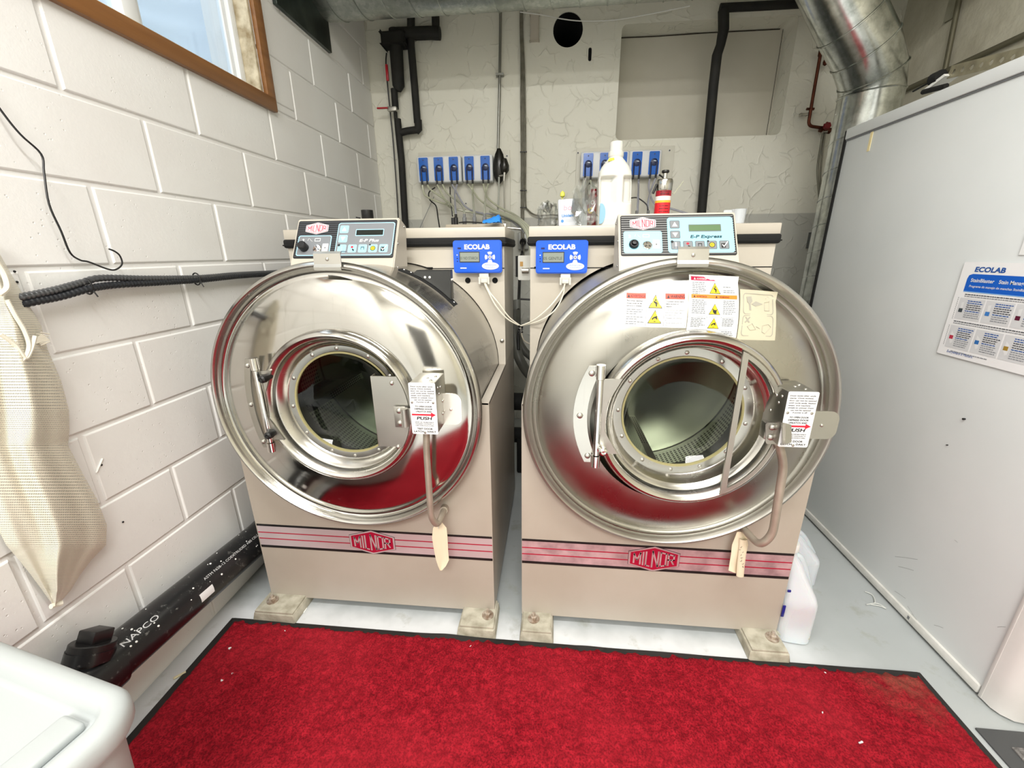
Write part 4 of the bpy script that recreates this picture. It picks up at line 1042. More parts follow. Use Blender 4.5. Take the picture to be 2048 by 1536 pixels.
sticker('warning_label', [(1378, 549), (1478, 553), (1471, 681), (1370, 677)], d2, MS, 'tall white label with crimson and orange bands and three yellow triangles')
sticker('instruction_label', [(1480, 578), (1556, 584), (1550, 681), (1473, 679)], d3, [mat('clear_film_label', '#c9c3ae', .3, .35), mat('label_grey', '#9b978b', .5), mat('label_pale_grey', '#b0ab9c', .5)], 'faded clear label with two grey pictograms')

# ================================================================== WHITE DRYER AT THE RIGHT
DX = 2.445
DRYW = varied('white_dryer_enamel', '#dadddd', '#d3d7d7', 2.5, .33)
T = thing('tumble_dryer', (2.74, .30, 0), 'large white dryer cabinet at the right whose flat side carries a wash chart', 'dryer')
g = G(); g.box((DX+.004, -.272, .035), (3.04, .905, 1.722), .002); g.build('cabinet', DRYW, T)
g = G(); g.box((DX-.004, -.272, 1.700), (DX+.03, .907, 1.742), .004); g.box((DX+.02, -.272, 1.722), (3.04, .907, 1.740), .002)
g.box((DX+.001, -.274, 1.694), (DX+.006, .905, 1.701), mi=1); g.build('top_edge', [DRYW, PRG], T)
g = G(); g.box((DX-.004, -.262, .012), (DX+.02, .905, .040), .003); g.box((DX-.0045, -.02, .022), (DX-.003, -.012, .034), mi=1); g.build('bottom_channel', [varied('painted_channel', '#d5d4cf', '#c2c1ba', 20, .4), PRG], T)
g = G(); g.box((DX+.0, .904, .012), (DX+.03, .922, 1.738), .002); g.build('back_gasket', BLKM, T, label='black edge strip down the back corner')
g = G()
sec = [(DX, -.270), (DX+.001, -.300), (DX+.010, -.318), (DX+.030, -.334), (DX+.055, -.338), (DX+.57, -.338), (DX+.57, -.270)]
g.plate([(a, b) for a, b in sec], [], onz(.0), .008, 1.74); g.box((DX-.0015, -.275, .008), (DX+.002, -.266, 1.74), .001)
g.box((DX+.075, -.345, .06), (DX+.57, -.336, 1.70), .003)
g.build('front_frame', varied('off_white_enamel', '#d8d5d2', '#cbc8c4', 5, .4), T)
g = G(); q = aX(1927, 838, DX); g.lathe([(0, -.003), (.003, -.002), (.003, .004)], q, 0, 10)
q = aX(1893, 890, DX); g.lathe([(0, -.001), (.0018, -.001), (.0018, .004)], q, 0, 8); g.build('panel_screw', PRK, T)
g = G(); rs = random.Random(4)
for (px, py, dx, dy) in ((1790, 1113, 45, 6), (1797, 1133, 30, 8), (1789, 1182, 22, 15), (1815, 1212, 14, 22), (1824, 1228, 10, 12), (1995, 1254, 16, 0), (1868, 1250, 18, 6), (1909, 1080, 6, 5)):
    a, b = aX(px, py, DX+.0035), aX(px+dx, py+dy, DX+.0035); m_ = (a+b)/2+Vector((0, 0, .001))
    g.tube([a, m_, b], .0006, 4)
g.build('scuff_mark', mat('scuff_grey', '#a3a5a4', .5), T)

# yellow tape strip at its top
g = G(); a, b = aX(1729, 268, DX), aX(1736, 302, DX); g.box((DX+.0022, b.y-.001, b.z), (DX+.0042, b.y+.012, a.z)); tag(g.build('tape_strip', mat('aged_tape', '#e3d3a0', .5), loc=(DX, a.y, b.z)), 'short yellowed strip of tape near the top back corner of the white dryer', 'tape')
# wash chart
P0, P1, Z0, Z1 = .186, -.262, .922, 1.207
ch = thing('wash_chart', (DX, P0, Z0), 'white laminated stain chart with blue banner on the side of the white dryer', 'poster')
cx_ = DX+.0022
tc = lambda u, v_, d: (cx_-.0012-d, P0+(P1-P0)*u, Z0+(Z1-Z0)*v_)
g = G(); g.plate([(a/.448, b/.285) for a, b in rrect(0, 0, .448, .285, .004)], [], tc, -.0, .0012, 0); g.build('sheet', mat('laminate_white', '#eeeeef', .25), ch)
def cbox(g, u0, v0, u1, v1, mi, d=.0016): g.plate([(u0, v0), (u1, v0), (u1, v1), (u0, v1)], [], tc, d, None, mi)
CH, CV = P0-P1, Z1-Z0
g = G(); g.plate([(.055, .70), (1, .70), (1, .88), (.085, .88), (.062, .865), (.055, .83)], [], tc, .0016, None, 0); cbox(g, .055, .693, 1, .702, 1, .0017)
g.build('banner', [mat('chart_blue', '#0b5cc4', .35), mat('chart_light_blue', '#7fb0e6', .4)], ch)
g = G(); yd_ = Vector((0, 0, 1)); xd_ = Vector((0, -1, 0))
def ct(s, u, v_, h, w, mi, sh=0, bo=.0): g.text(s, Vector(tc(u, v_, .0020)), xd_, yd_, h, w, 'l', sh, bo, mi=mi)
ct('ECOLAB', .09, .905, .014, .088, 1, .12, .035); ct('StainBlaster', .085, .80, .0105, .070, 0, .0, .02); ct('Stain Management Program', .27, .80, .0105, .150, 0, 0, .02); ct('Programa de manejo de manchas StainBlaster', .085, .745, .0068, .17, 0, .15, .01)
ct('Everywhere It Matters.', .075, .035, .0085, .085, 1, .15, 0)
rnd = random.Random(11)
def cl(u0, u1, v_, mi=2, th=.009):
    u = u0; ue = u1-(u1-u0)*rnd.uniform(0, .22)
    while u < ue:
        e = min(u+rnd.uniform(.008, .022), ue); g.plate([(u, v_), (e, v_), (e, v_+th), (u, v_+th)], [], tc, .0020, None, mi); u = e+.003
cl(.075, .95, .665); cl(.075, .8, .645, 3); cl(.055, .95, .375); cl(.055, .85, .355, 3); cl(.10, .42, .055, 3)
for i in range(12): cbox(g, .035, .40+.02*i, .038, .412+.02*i, 2); cbox(g, .03, .11+.019*i, .033, .122+.019*i, 2)
tiles = []
for r, (v0, v1) in enumerate(((.405, .63), (.09, .335))):
    for c_ in range(5):
        u0 = (.05 if r == 0 else .045)+c_*.185; tiles.append((u0, v0, u0+.175, v1, r, c_))
colr = [['#3f474c', '#3b7bc4', '#5a1030', '#c8a030', '#4c9a50'], ['#b8324a', '#2e6cb0', '#a08030', '#6a3b90', '#3f8c4a']]
tm = [mat('tile_%s' % c_[1:], c_, .4) for row in colr for c_ in row]
for (u0, v0, u1, v1, r, c_) in tiles:
    cbox(g, u0, v0, u1, v1, 4, .0016)
    hx_ = u0+.018
    if r: g.plate([(hx_, v1-.06), (hx_+.028, v1-.10), (hx_+.028, v0+.06), (hx_+.014, v0+.045), (hx_, v0+.09)], [], tc, .0019, None, 0)
    else: g.plate([(hx_, v1-.05), (hx_+.02, v1-.04), (hx_+.02, v1-.10), (hx_+.005, v1-.11)], [], tc, .0019, None, 0)
    cbox(g, hx_-.004, v1-.15, hx_+.024, v1-.11, 5+r*5+c_, .0021)
    n = 10 if r else 9
    for i in range(n): cl(u0+.06, u1-.006, v1-.03-.021*i, 1 if i in (0, 1, 5) else 2 if i < 5 else 3, .009)
g.build('chart_print', [PRW, mat('chart_navy', '#12509f', .4), mat('chart_dark_text', '#3c4048', .5), mat('chart_grey_text', '#8d9096', .5), mat('chart_tile', '#d3d4d6', .4)]+tm, ch)
g = G(); a = aX(2036, 510, DX); g.box((DX+.0015, a.y-.22, a.z), (DX+.0035, a.y, a.z+.28))
tag(g.build('paper_sheet', mat('paper_white', '#e9eaea', .4), loc=(DX, a.y, a.z)), 'blank white sheet on the dryer side above the stain chart, cut by the photo edge', 'paper')
# perforated strut with lamp clip on top of dryer
T = thing('perforated_strut', (2.62, .62, 1.742), 'perforated metal strut with a dark end bracket lying on top of the white dryer', 'strut')
s0 = aX(1893, 158, 2.60); s1 = aX(1975, 139, 2.60)
dv_ = (s1-s0).normalized()
g = G(); LS = .62
def to_s(u, v_, d): return Vector((2.60+d, 0, 0))+Vector((0, s0.y, s0.z))+Vector((0, dv_.y, dv_.z))*u+Vector((0, -dv_.z, dv_.y))*(-v_)
holes = [circ(.02+.036*k, .018, .008, 12) for k in range(16)]
g.plate([(0, 0), (LS, 0), (LS, .036), (0, .036)], holes, to_s, 0, .003); holes = [circ(.02+.036*k, .018, .008, 12) for k in range(16)]
def to_s2(u, v_, d): return to_s(u, .036+d, v_)
g.plate([(0, 0), (LS, 0), (LS, .036), (0, .036)], holes, to_s2, 0, .003)
g.build('angle_bar', varied('strut_zinc', '#b4ad94', '#8d8774', 20, .4, .7), T)
g = G()
def q_(px, py, x=2.585): return aX(px, py, x)
g.plate([(0, 0), (1, 0), (1, 1), (0, 1)], [], lambda u, v_, d: (q_(1843, 182)*(1-u)+q_(1888, 148)*u)*(1-v_)+(q_(1845, 186)*(1-u)+q_(1890, 152)*u)*v_+Vector((d, 0, 0)), 0, .05)
g.build('clip_plate', WHT, T)
g = G(); cc = q_(1877, 155, 2.60)
g.tube([cc+Vector((0, -.012, 0)), cc+Vector((.0, .022, .0))], .022, 16); g.tube([q_(1846, 184), q_(1893, 172)], .009, 8); g.tube([q_(1826, 183, 2.60), q_(1862, 163, 2.60)], .003, 6)
g.build('end_bracket', BLKM, T)

# ================================================================== FLOOR THINGS
# red carpet mat
mx0, mx1, my0, my1 = .078, 2.331, -1.45, -.204
T = thing('red_mat', ((mx0+mx1)/2, (my0+my1)/2, 0), 'large bright red carpet mat with black rubber edge lying in front of both washers', 'mat')
g = G(); b_ = .012
def wav(x): return .0025*math.sin(x*9)+.004*math.exp(-((x-.86)/.05)**2)+.004*math.exp(-((x-1.32)/.06)**2)
n = 90
o_ = [(mx0+(mx1-mx0)*k/n, my1) for k in range(n+1)]; rows = []
for k in range(n+1):
    x = mx0+(mx1-mx0)*k/n; zz = wav(x)
    rows.append([Vector((x, my1, .0005)), Vector((x, my1-.001, .004+max(zz, 0))), Vector((x, my1-.02, .004+max(zz, 0)*.6)), Vector((x, my1-.05, .004))])
g.grid(rows)
g.box((mx0-.010, my0, .0), (mx1+.008, my1, .005), .002)
g.build('rubber_backing', RUB, T)
CAR = mat('red_carpet_pile', '#b3101f', .95)
bsdf(CAR).inputs['Specular IOR Level'].default_value = .15
v = coords(CAR)
n1 = noise(CAR, v, 46, 6, .75); n2 = noise(CAR, v, 210, 2, .6); n3 = noise(CAR, v, 3, 3)
c = mixc(CAR, ramp(CAR, n1, [(.38, 0.0), (.62, 1.0)]), '#7c0b19', '#a01a28')
c = mixc(CAR, mth(CAR, 'MULTIPLY', ramp(CAR, n2, [(.38, 1.0), (.56, 0.0)]), .7), c, '#4d040e')
c = mixc(CAR, mth(CAR, 'MULTIPLY', ramp(CAR, n3, [(.45, 0.0), (.75, 1.0)]), .35), c, '#a82833')
sp = N(CAR, 'ShaderNodeSeparateXYZ'); L(CAR, v, sp.inputs[0])
df = N(CAR, 'ShaderNodeVectorMath', operation='DISTANCE'); L(CAR, v, df.inputs[0]); df.inputs[1].default_value = (1.06, .60, 0)
dm = mth(CAR, 'MULTIPLY', ramp(CAR, df.outputs['Value'], [(.03, 1.0), (.17, 0.0)]), ramp(CAR, noise(CAR, v, 26, 4), [(.35, 0.0), (.6, 1.0)]))
c = mixc(CAR, mth(CAR, 'MULTIPLY', dm, .38), c, '#6b5a46')
setc(CAR, c)
xs = np.arange(mx0+b_, mx1-.004, .0042); ys = np.arange(my0+.02, my1-b_-.004, .0042)
nx, ny = len(xs), len(ys); rg_ = np.random.RandomState(2)
def sm(a, k):
    for _ in range(k): a = (a+np.roll(a, 1, 0)+np.roll(a, -1, 0)+np.roll(a, 1, 1)+np.roll(a, -1, 1))/5
    return a/a.std()
hgt = .0125+.0016*rg_.rand(nx, ny)+.0012*sm(rg_.randn(nx, ny), 2)+.0012*sm(rg_.randn(nx, ny), 10)
ex_ = np.minimum(np.arange(nx)[:, None], (nx-1-np.arange(nx))[:, None]); ey_ = np.minimum(np.arange(ny)[None, :], (ny-1-np.arange(ny))[None, :])
ed = np.minimum(ex_, ey_); hgt = hgt*np.clip(.35+ed/4, 0, 1)
jx = rg_.uniform(-.0012, .0012, (nx, ny)); jy = rg_.uniform(-.0012, .0012, (nx, ny))
edge_n = .004*sm(rg_.randn(nx, ny), 4)*(ed < 2)
co = np.stack([xs[:, None]+jx+0*ys, ys[None, :]+jy+edge_n+0*xs[:, None], hgt], -1).reshape(-1, 3)-np.array([(mx0+mx1)/2, (my0+my1)/2, 0])
idx = np.arange(nx*ny).reshape(nx, ny); q4 = np.stack([idx[:-1, :-1], idx[1:, :-1], idx[1:, 1:], idx[:-1, 1:]], -1).reshape(-1, 4)
me = bpy.data.meshes.new('carpet_pile'); me.vertices.add(len(co)); me.vertices.foreach_set('co', co.ravel()); me.loops.add(q4.size); me.loops.foreach_set('vertex_index', q4.ravel())
me.polygons.add(len(q4)); me.polygons.foreach_set('loop_start', np.arange(0, q4.size, 4)); me.update(calc_edges=True); me.materials.append(CAR)
o = bpy.data.objects.new('carpet_pile', me); COL.objects.link(o); o.parent = T
# lint and scraps on the mat
LINT = [(459, 1297, .006, 'pale scrap of lint nearest the top left corner of the red mat'), (444, 1362, .005, 'larger pale scrap on the left side of the red mat, lower of two close together'),
        (464, 1348, .003, 'small pale scrap on the left side of the red mat, upper of two close together'), (570, 1262, .003, 'white speck on the red mat in front of the left washer left foot'),
        (941, 1292, .0025, 'white speck on the red mat just in front of the gap between washers'), (1722, 1487, .006, 'largest white scrap on the red mat near its lower right corner'),
        (1645, 1425, .003, 'white speck on the right side of the red mat above the largest scrap'), (1652, 1345, .004, 'pale speck at the upper right edge of the red mat near the jug')]
for i, (px, py, r_, lb) in enumerate(LINT):
    p = aZ(px, py, .0155); g = G(); rs = random.Random(i)
    pts = [p+Vector((r_*rs.uniform(-1, 1), r_*rs.uniform(-1, 1), r_*rs.uniform(-.1, .4))) for _ in range(3)]
    g.tube(smooth(pts, 3), [r_*.35]*7, 5)
    tag(g.build('lint_scrap', PRW, loc=p), lb, 'lint', 'lint scraps on the red mat')
# grey mat
g = G(); gx, gy = 2.357, -.358
T = thing('grey_mat', (gx+.35, gy-.4, 0), 'corner of a grey mat with dark border at the lower right beside the red mat', 'mat')
g = G(); g.box((gx, gy-.8, 0), (gx+.7, gy, .006), .002); g.build('rubber_border', mat('dark_grey_rubber', '#4c4d4e', .6), T)
g = G(); g.box((gx+.045, gy-.76, .005), (gx+.66, gy-.045, .011), .002); m_ = varied('grey_mat_pile', '#8b8886', '#5f5c5a', 90, .9, bs=.8, bd=.006, bscale=220); g.build('mat_pile', m_, T)
# stick, small tag on floor, debris
g = G(); a, b = aZ(347, 1357, .004), aZ(372, 1344, .004); g.tube([a, b], .004, 6); tag(g.build('wood_stick', mat('pale_stick', '#ddd3ae', .6), loc=a), 'short pale stick on the floor between the block wall and the red mat', 'stick')
g = G(); p = aZ(606, 1220, .002); g.box(p-Vector((.011, .011, .002)), p+Vector((.011, .011, .0015)), .003); tag(g.build('floor_tile_chip', WHT, loc=p), 'small white square chip on the floor beside the left washer front left foot', 'chip')
g = G(); w0 = [aZ(x_, y_, .006) for x_, y_ in ((1730, 1183), (1745, 1190), (1750, 1205), (1740, 1208), (1760, 1212), (1772, 1217), (1755, 1207), (1733, 1209))]
g.tube(smooth(w0, 4), .002, 5); tag(g.build('cobweb_lint', mat('lint_grey', '#c9cbc6', .8), loc=w0[3]), 'wisp of pale lint on the grey floor beside the white dryer', 'lint')

# jugs beside the right washer
JUG = mat('translucent_jug', '#dde2e8', .35, 0, Transmission_Weight=.25, Subsurface_Weight=.3)
def floor_jug(name, c, sx, sy, H, rot, label, cap, liquid):
    T = thing(name, c, label, 'jug')
    M_ = Matrix.Translation(Vector(c)) @ Matrix.Rotation(rot, 4, 'Z')
    g = G(M_)
    secs = [(0, .90, 0), (.012, 1, 0), (.40, 1.0, 0), (.445, .985, .0), (.50, .92, .02), (.60, .75, .08), (.70, .60, .15), (.80, .46, .22), (.86, .3, .29), (.90, .24, .32), (.955, .23, .32)]
    rows = []
    for h, k, sh in secs:
        row = []
        for i in range(28):
            a = 2*PI*i/28; ca, sa = math.cos(a), math.sin(a); e = .5 if h < .5 else .5+.5*min((h-.5)/.3, 1)
            x = sx*k*math.copysign(abs(ca)**e, ca); y = sy*k*math.copysign(abs(sa)**e, sa)
            if h > .85: x = y = 0; x = sx*.0+ .021*ca; y = .021*sa
            row.append(Vector((x-sx*sh*2.2, y, H*h)))
        rows.append(row)
    vs = g.grid(rows, closev=True); g.bm.faces.new(vs[0])
    B = g.build('bottle', JUG, T, sharp=45)
    g = G(M_); g.tube(smooth([(-sx*.55, 0, H*.86), (-sx*.15, 0, H*.84), (sx*.20, 0, H*.74), (sx*.52, 0, H*.60), (sx*.80, 0, H*.47)], 5), [.012]*21, 12); g.build('handle', JUG, T)
    g = G(M_); g.lathe([(.0245, H*.925), (.0245, H*.985), (.022, H), (0, H)], (-sx*.32*2.2, 0, 0), 2, 24); g.build('cap', cap, T)
    if liquid:
        g = G(M_); g.box((-sx*.93, -sy*.93, .008), (sx*.93, sy*.93, H*liquid), .02, seg=4); g.build('liquid', mat('bleach_liquid', '#cfcdbf', .2), T)
    return T
J1 = floor_jug('bleach_jug', (2.018, -.062, 0), .056, .072, .345, -.12, 'white jug with navy label marks on the floor right beside the right washer', WHTP, .12)
g = G(); a = aY(1563, 1250, -.118); g.box((1.9535, -.128, .105), (1.962, -.124, .150), .001); g.box((1.956, -.128, .205), (1.966, -.124, .213), .001); g.build('label_mark', mat('navy_print', '#16207c', .4), J1, label='navy label edge')
J2 = floor_jug('bleach_jug', (2.176, .20, 0), .066, .066, .232, -.1, 'white jug with blue cap standing on the floor behind the nearer jug', mat('navy_cap', '#1a2a96', .35), 0)

# ================================================================== LEFT WALL THINGS
# black ABS drain pipe
p0, p1 = Vector((.072, .30, .172)), Vector((.072, -.78, .262))
dP = (p1-p0).normalized()
g = G(); PR = .0585; g.tube([p0, p1], PR, 48)
T = tag(g.build('drain_pipe', ABS, loc=(.072, -.2, .15)), 'thick black plastic drain pipe running low along the block wall to the left washer', 'pipe')
bsdf(ABS).inputs['Roughness'].default_value = .3
v = coords(ABS); setc(ABS, mixc(ABS, ramp(ABS, noise(ABS, v, 60, 5, .7), [(.60, 0.0), (.72, 1.0)]), '#17181a', '#6d6d6a'))
def on_pipe(s_, a):   # distance along, angle (0 = towards room, pi/2 = up)
    side = Vector((1, 0, 0)); up = dP.cross(side)*1; up = up if up.z > 0 else -up
    return p0+dP*s_+(side*math.cos(a)+up*math.sin(a))*(PR+.0006)
def pipe_text(g, s, t0, ang, h, length, bold=0, mi=0):
    V, F = glyphs(s, bold); xs_ = [p[0] for p in V]; x0, x1 = min(xs_), max(xs_); k = length/(x1-x0)
    nv = [g.bm.verts.new(on_pipe(t0-(x-x0)*k, ang+(y*h/.73)/PR)) for x, y in V]
    for f in F:
        try: g.bm.faces.new([nv[i] for i in f]).material_index = mi
        except ValueError: pass
PT2 = mat('pipe_print', '#c9cacb', .5)
def s_of(px, py):
    q = aX(px, py, .12); return (q-p0).dot(dP)
g = G(); pipe_text(g, 'ASTM F628-12 COEXTRUDED ABS CELL', s_of(412, 1150), math.radians(46), .0085, s_of(412, 1150)-s_of(508, 1068)+.03)
g.build('pipe_lettering', PT2, T)
g = G(); pipe_text(g, 'NAPCO', s_of(254, 1295), math.radians(48), .015, s_of(254, 1295)-s_of(326, 1236), 0)
g.build('pipe_lettering', PT2, T)
g = G(); sa, sb = s_of(397, 1202), s_of(424, 1186)
g.grid([[on_pipe(sa+(sb-sa)*i/4, math.radians(-3+26*j/5)) for j in range(6)] for i in range(5)])
g.build('pipe_sticker', PRW, T, label='small white sticker on the pipe')
g = G(); rs = random.Random(8)
for _ in range(26):
    s_ = rs.uniform(.25, .85); a_ = math.radians(rs.uniform(20, 110)); r_ = rs.uniform(.0012, .0035)
    c = on_pipe(s_, a_); bolt_dome(g, c-(c-(p0+dP*s_)).normalized()*.0005, r_, c-(p0+dP*s_))
g.build('paint_speck', WHT, T); bpy.data.objects['paint_speck']['kind'] = 'stuff'
# wye fitting and clean-out plug
g = G(); f0 = p0+dP*.875; f1 = p0+dP*.99
g.tube([f0, f1], PR+.008, 40)
bd = aX(190, 1275, .075)
base = p0+dP*.94
g.tube([base, base+(bd-base)*.60], .040, 32); g.tube([base+(bd-base)*.55, base+(bd-base)*.78], .048, 32)
F = g.build('wye_fitting', ABS, T)
dq = (bd-base).normalized(); MM = Matrix.Translation(base+(bd-base)*.80) @ dq.to_track_quat('Z', 'X').to_matrix().to_4x4()
g = G(); g.lathe([(.046, -.01), (.046, .012), (.044, .014), (0, .014)], (0, 0, 0), 2, 30); g.box((-.024, -.024, .012), (.024, .024, .042), .003)
bmesh.ops.transform(g.bm, matrix=MM, verts=g.bm.verts); g.build('cleanout_plug', BLK, F)

# hooked black wire
yw = .014
g = G(); pts = [(-60, 130, .006), (0, 218, .02), (40, 268, .03), (82, 308, .03), (88, 345, .03), (98, 408, .03), (122, 462, .03), (140, 505, .02), (160, 520, .012), (178, 524, .012), (215, 538, .02), (232, 539, .025), (244, 528, .03), (240, 512, .03), (230, 503, .03), (218, 498, .03)]
g.tube(smooth([aX(a, b, c) for a, b, c in pts], 5), .0022, 6)
tag(g.build('black_wire', BLK, loc=aX(98, 408, .012)), 'thin black wire hanging on the block wall and ending in a hook', 'wire')
# armoured cables
def armoured(pts, r, name, mt, label):
    P_ = smooth(pts, 14); 
    # resample
    out = [P_[0]]; acc = 0
    for a, b in zip(P_[:-1], P_[1:]):
        d = (b-a).length; n = max(1, int(d/.0022))
        for k in range(n): out.append(a+(b-a)*(k+1)/n)
    rad = [r*(1+.10*math.sin(i*PI/2.0)) for i in range(len(out))]
    g = G(); g.tube(out, rad, 12)
    return tag(g.build(name, mt, loc=P_[len(P_)//2], sharp=80), label, 'cable')
FLEX = mat('metal_flex', '#6d6f72', .32, .75)
c1 = [aX(-40, 612, .03), aX(45, 594, .03), aX(110, 580, .03), aX(165, 565, .025), aX(205, 556, .02), aX(300, 557, .02), aX(400, 555, .02), aX(470, 549, .02), aX(540, 545, .02), aX(600, 541, .02)]
c2 = [aX(-40, 632, .03), aX(55, 606, .03), aX(120, 593, .03), aX(180, 577, .03), aX(230, 570, .022), aX(300, 566, .022), aX(400, 560, .022), aX(470, 553, .024), aX(540, 548, .024), aX(600, 543, .024)]
armoured(c1, .0082, 'armoured_cable', FLEX, 'upper silver-grey armoured cable running along the block wall to the left washer')
armoured(c2, .0088, 'armoured_cable', mat('black_flex', '#25272b', .35), 'lower black flexible cable running along the block wall to the left washer')
for (px, py) in ((175, 573), (393, 558)):
    p = aX(px, py, .025); g = G(); g.tube([p+Vector((.013*math.cos(a), 0, .019*math.sin(a))) for a in np.linspace(0, 2*PI, 16, endpoint=False)], .0022, 6, close=True); g.tube([p+Vector((.012, 0, -.01)), p+Vector((.018, .002, -.026))], .0018, 5)
    tag(g.build('cable_tie', BLK, loc=p), 'small black tie round the two wall cables, '+('near the net bag' if px < 200 else 'nearer the left washer'), 'cable tie', 'ties on the wall cables')
g = G(); p = aX(200, 572, .004); bolt_dome(g, p, .006, (1, 0, 0)); tag(g.build('wall_screw', STLS, loc=p), 'small bright screw in the block wall between the two cables', 'screw')
g = G(); a, b = aX(193, 945, .001), aX(205, 917, .001); g.tube([a, b], .0022, 6); tag(g.build('paint_drip', WHT, loc=a), 'short raised white streak on the block wall right of the net bag', 'streak')
g = G(); a, b = aX(400, 1003, .001), aX(409, 1006, .001)
for px, py in ((203, 930), (246, 1044), (29, 543), (34, 564)):
    p = aX(px, py, .0005); g = G(); bolt_dome(g, p, .0028, (1, 0, 0)); tag(g.build('wall_hole', BLKM, loc=p), 'tiny dark nail hole in the block wall '+{203: 'beside the white streak', 246: 'below the white streak', 29: 'just above the cables by the net bag', 34: 'closest above the upper cable'}[px], 'hole')

# net laundry bag
NET = mat('net_fabric', '#eae5d4', .85)
nt = NET.node_tree
uv = N(NET, 'ShaderNodeUVMap'); s = N(NET, 'ShaderNodeSeparateXYZ'); L(NET, uv.outputs[0], s.inputs[0])
d_ = dots(NET, mth(NET, 'MULTIPLY', s.outputs[0], 175.0), mth(NET, 'MULTIPLY', s.outputs[1], 260.0), .30)
tr = N(NET, 'ShaderNodeBsdfTransparent'); mx = N(NET, 'ShaderNodeMixShader'); out_ = [n for n in nt.nodes if n.type == 'OUTPUT_MATERIAL'][0]
L(NET, mth(NET, 'MULTIPLY', d_, .9), mx.inputs[0]); L(NET, bsdf(NET).outputs[0], mx.inputs[1]); L(NET, tr.outputs[0], mx.inputs[2]); L(NET, mx.outputs[0], out_.inputs[0])
SEAM = mat('net_seam', '#e3dece', .75)
# outline rows: (z-ish photo y, left px, right px) ; hangs from a hook beyond the picture's left edge
rowsP = [(470, -75, -20), (505, -80, -2), (540, -85, 18), (575, -85, 38), (610, -90, 58), (650, -90, 82), (700, -90, 96), (760, -85, 122), (820, -78, 138), (860, -72, 139), (890, -66, 136), (940, -52, 162), (1000, -30, 195), (1050, -8, 214), (1090, 12, 212), (1120, 38, 183), (1150, 62, 160), (1180, 84, 142), (1205, 102, 120), (1212, 107, 114)]
nu = 60; me = None
g = G(); uvs = {}
P3 = []
fold = lambda t, v_: .015*math.sin(t*9+.55*v_)+.007*math.sin(t*17+.9*v_+1)+.003*math.sin(t*31-.5*v_)
sub_rows = []
for i in range(len(rowsP)-1):
    for k in range(4):
        t = k/4; a, b = rowsP[i], rowsP[i+1]
        sub_rows.append(tuple(a[j]+(b[j]-a[j])*t for j in range(3)))
sub_rows.append(rowsP[-1])
def bag_pt(u, r, side):
    y_, l_, rt_ = sub_rows[r]; v_ = r/len(sub_rows); px = l_+(rt_-l_)*u
    thick = (.012+.045*math.sin(PI*min(v_*1.05, 1)))*math.sin(PI*min(max(u, .0), 1))**.6
    th = .012+thick*(1 if side else .18)+(fold(u, v_*6)*math.sin(PI*u)**.5*(.8 if v_ < .9 else .3) if side else 0)
    return aX(px, y_, max(th+.008, .006))
for side in (1, 0):
    grid_ = [[bag_pt(u, r, side) for u in np.linspace(0, 1, nu)] for r in range(len(sub_rows))]
    vs = g.grid(grid_)
    for r in range(len(sub_rows)):
        for c_ in range(nu): uvs[vs[r][c_]] = (c_/nu*.36, r/len(sub_rows)*.75)
lay = g.bm.loops.layers.uv.new('UVMap')
for f in g.bm.faces:
    for lp in f.loops: lp[lay].uv = uvs[lp.vert]
T = thing('net_laundry_bag', aX(40, 1212, .03), 'cream mesh laundry bag hanging on the block wall at the left edge', 'laundry bag')
g.build('net_body', NET, T, sharp=80)
g = G()
for ln, r_ in (([(0, 668), (30, 690), (50, 716), (62, 700), (70, 672)], .0042), ([(-10, 520), (8, 548), (14, 575), (-2, 590)], .005), ([(14, 600), (30, 630), (48, 660), (58, 690), (52, 712), (40, 725)], .004)):
    g.tube(smooth([aX(a, b, .078) for a, b in ln], 6), r_, 8)
g.build('seam_cord', SEAM, T)
g = G(); c = aX(111, 1210, .028); g.tube([c+Vector((0, -.008, .004)), c, c+Vector((.004, .010, -.004))], .006, 8)
g.build('tail_knot', SEAM, T)
g = G(); rs = random.Random(2)
for k in range(9):
    a = aX(78+rs.uniform(-6, 4), 665+k*3.2, .05); g.tube([a, aX(88+rs.uniform(0, 12), 668+k*2.2, .05)], .0012, 4)
g.plate([(0, 0), (1, 0), (.2, 1)], [], lambda u, v_, d: aX(58, 690, .05)*(1-u-v_*.8)+aX(100, 681, .05)*u+aX(78, 664, .05)*v_*.8+Vector((d, 0, 0)), 0, .001)
g.build('fringe', SEAM, T)

# white lidded bin in the lower left corner
ZB = .60
def bz(px, py): return aZ(px, py, ZB)
PB = [bz(-140, 1228), bz(0, 1262), bz(60, 1280), bz(130, 1306), bz(200, 1342), bz(240, 1368), bz(266, 1396), bz(272, 1418), bz(262, 1440), bz(246, 1459), bz(164, 1538), bz(60, 1640), bz(-60, 1760)]
cen = Vector((.22, -1.02, ZB))
ex = Vector((.98, -.18, 0)).normalized(); ey = Vector((.18, .98, 0)).normalized()
cr = bz(275, 1408); 
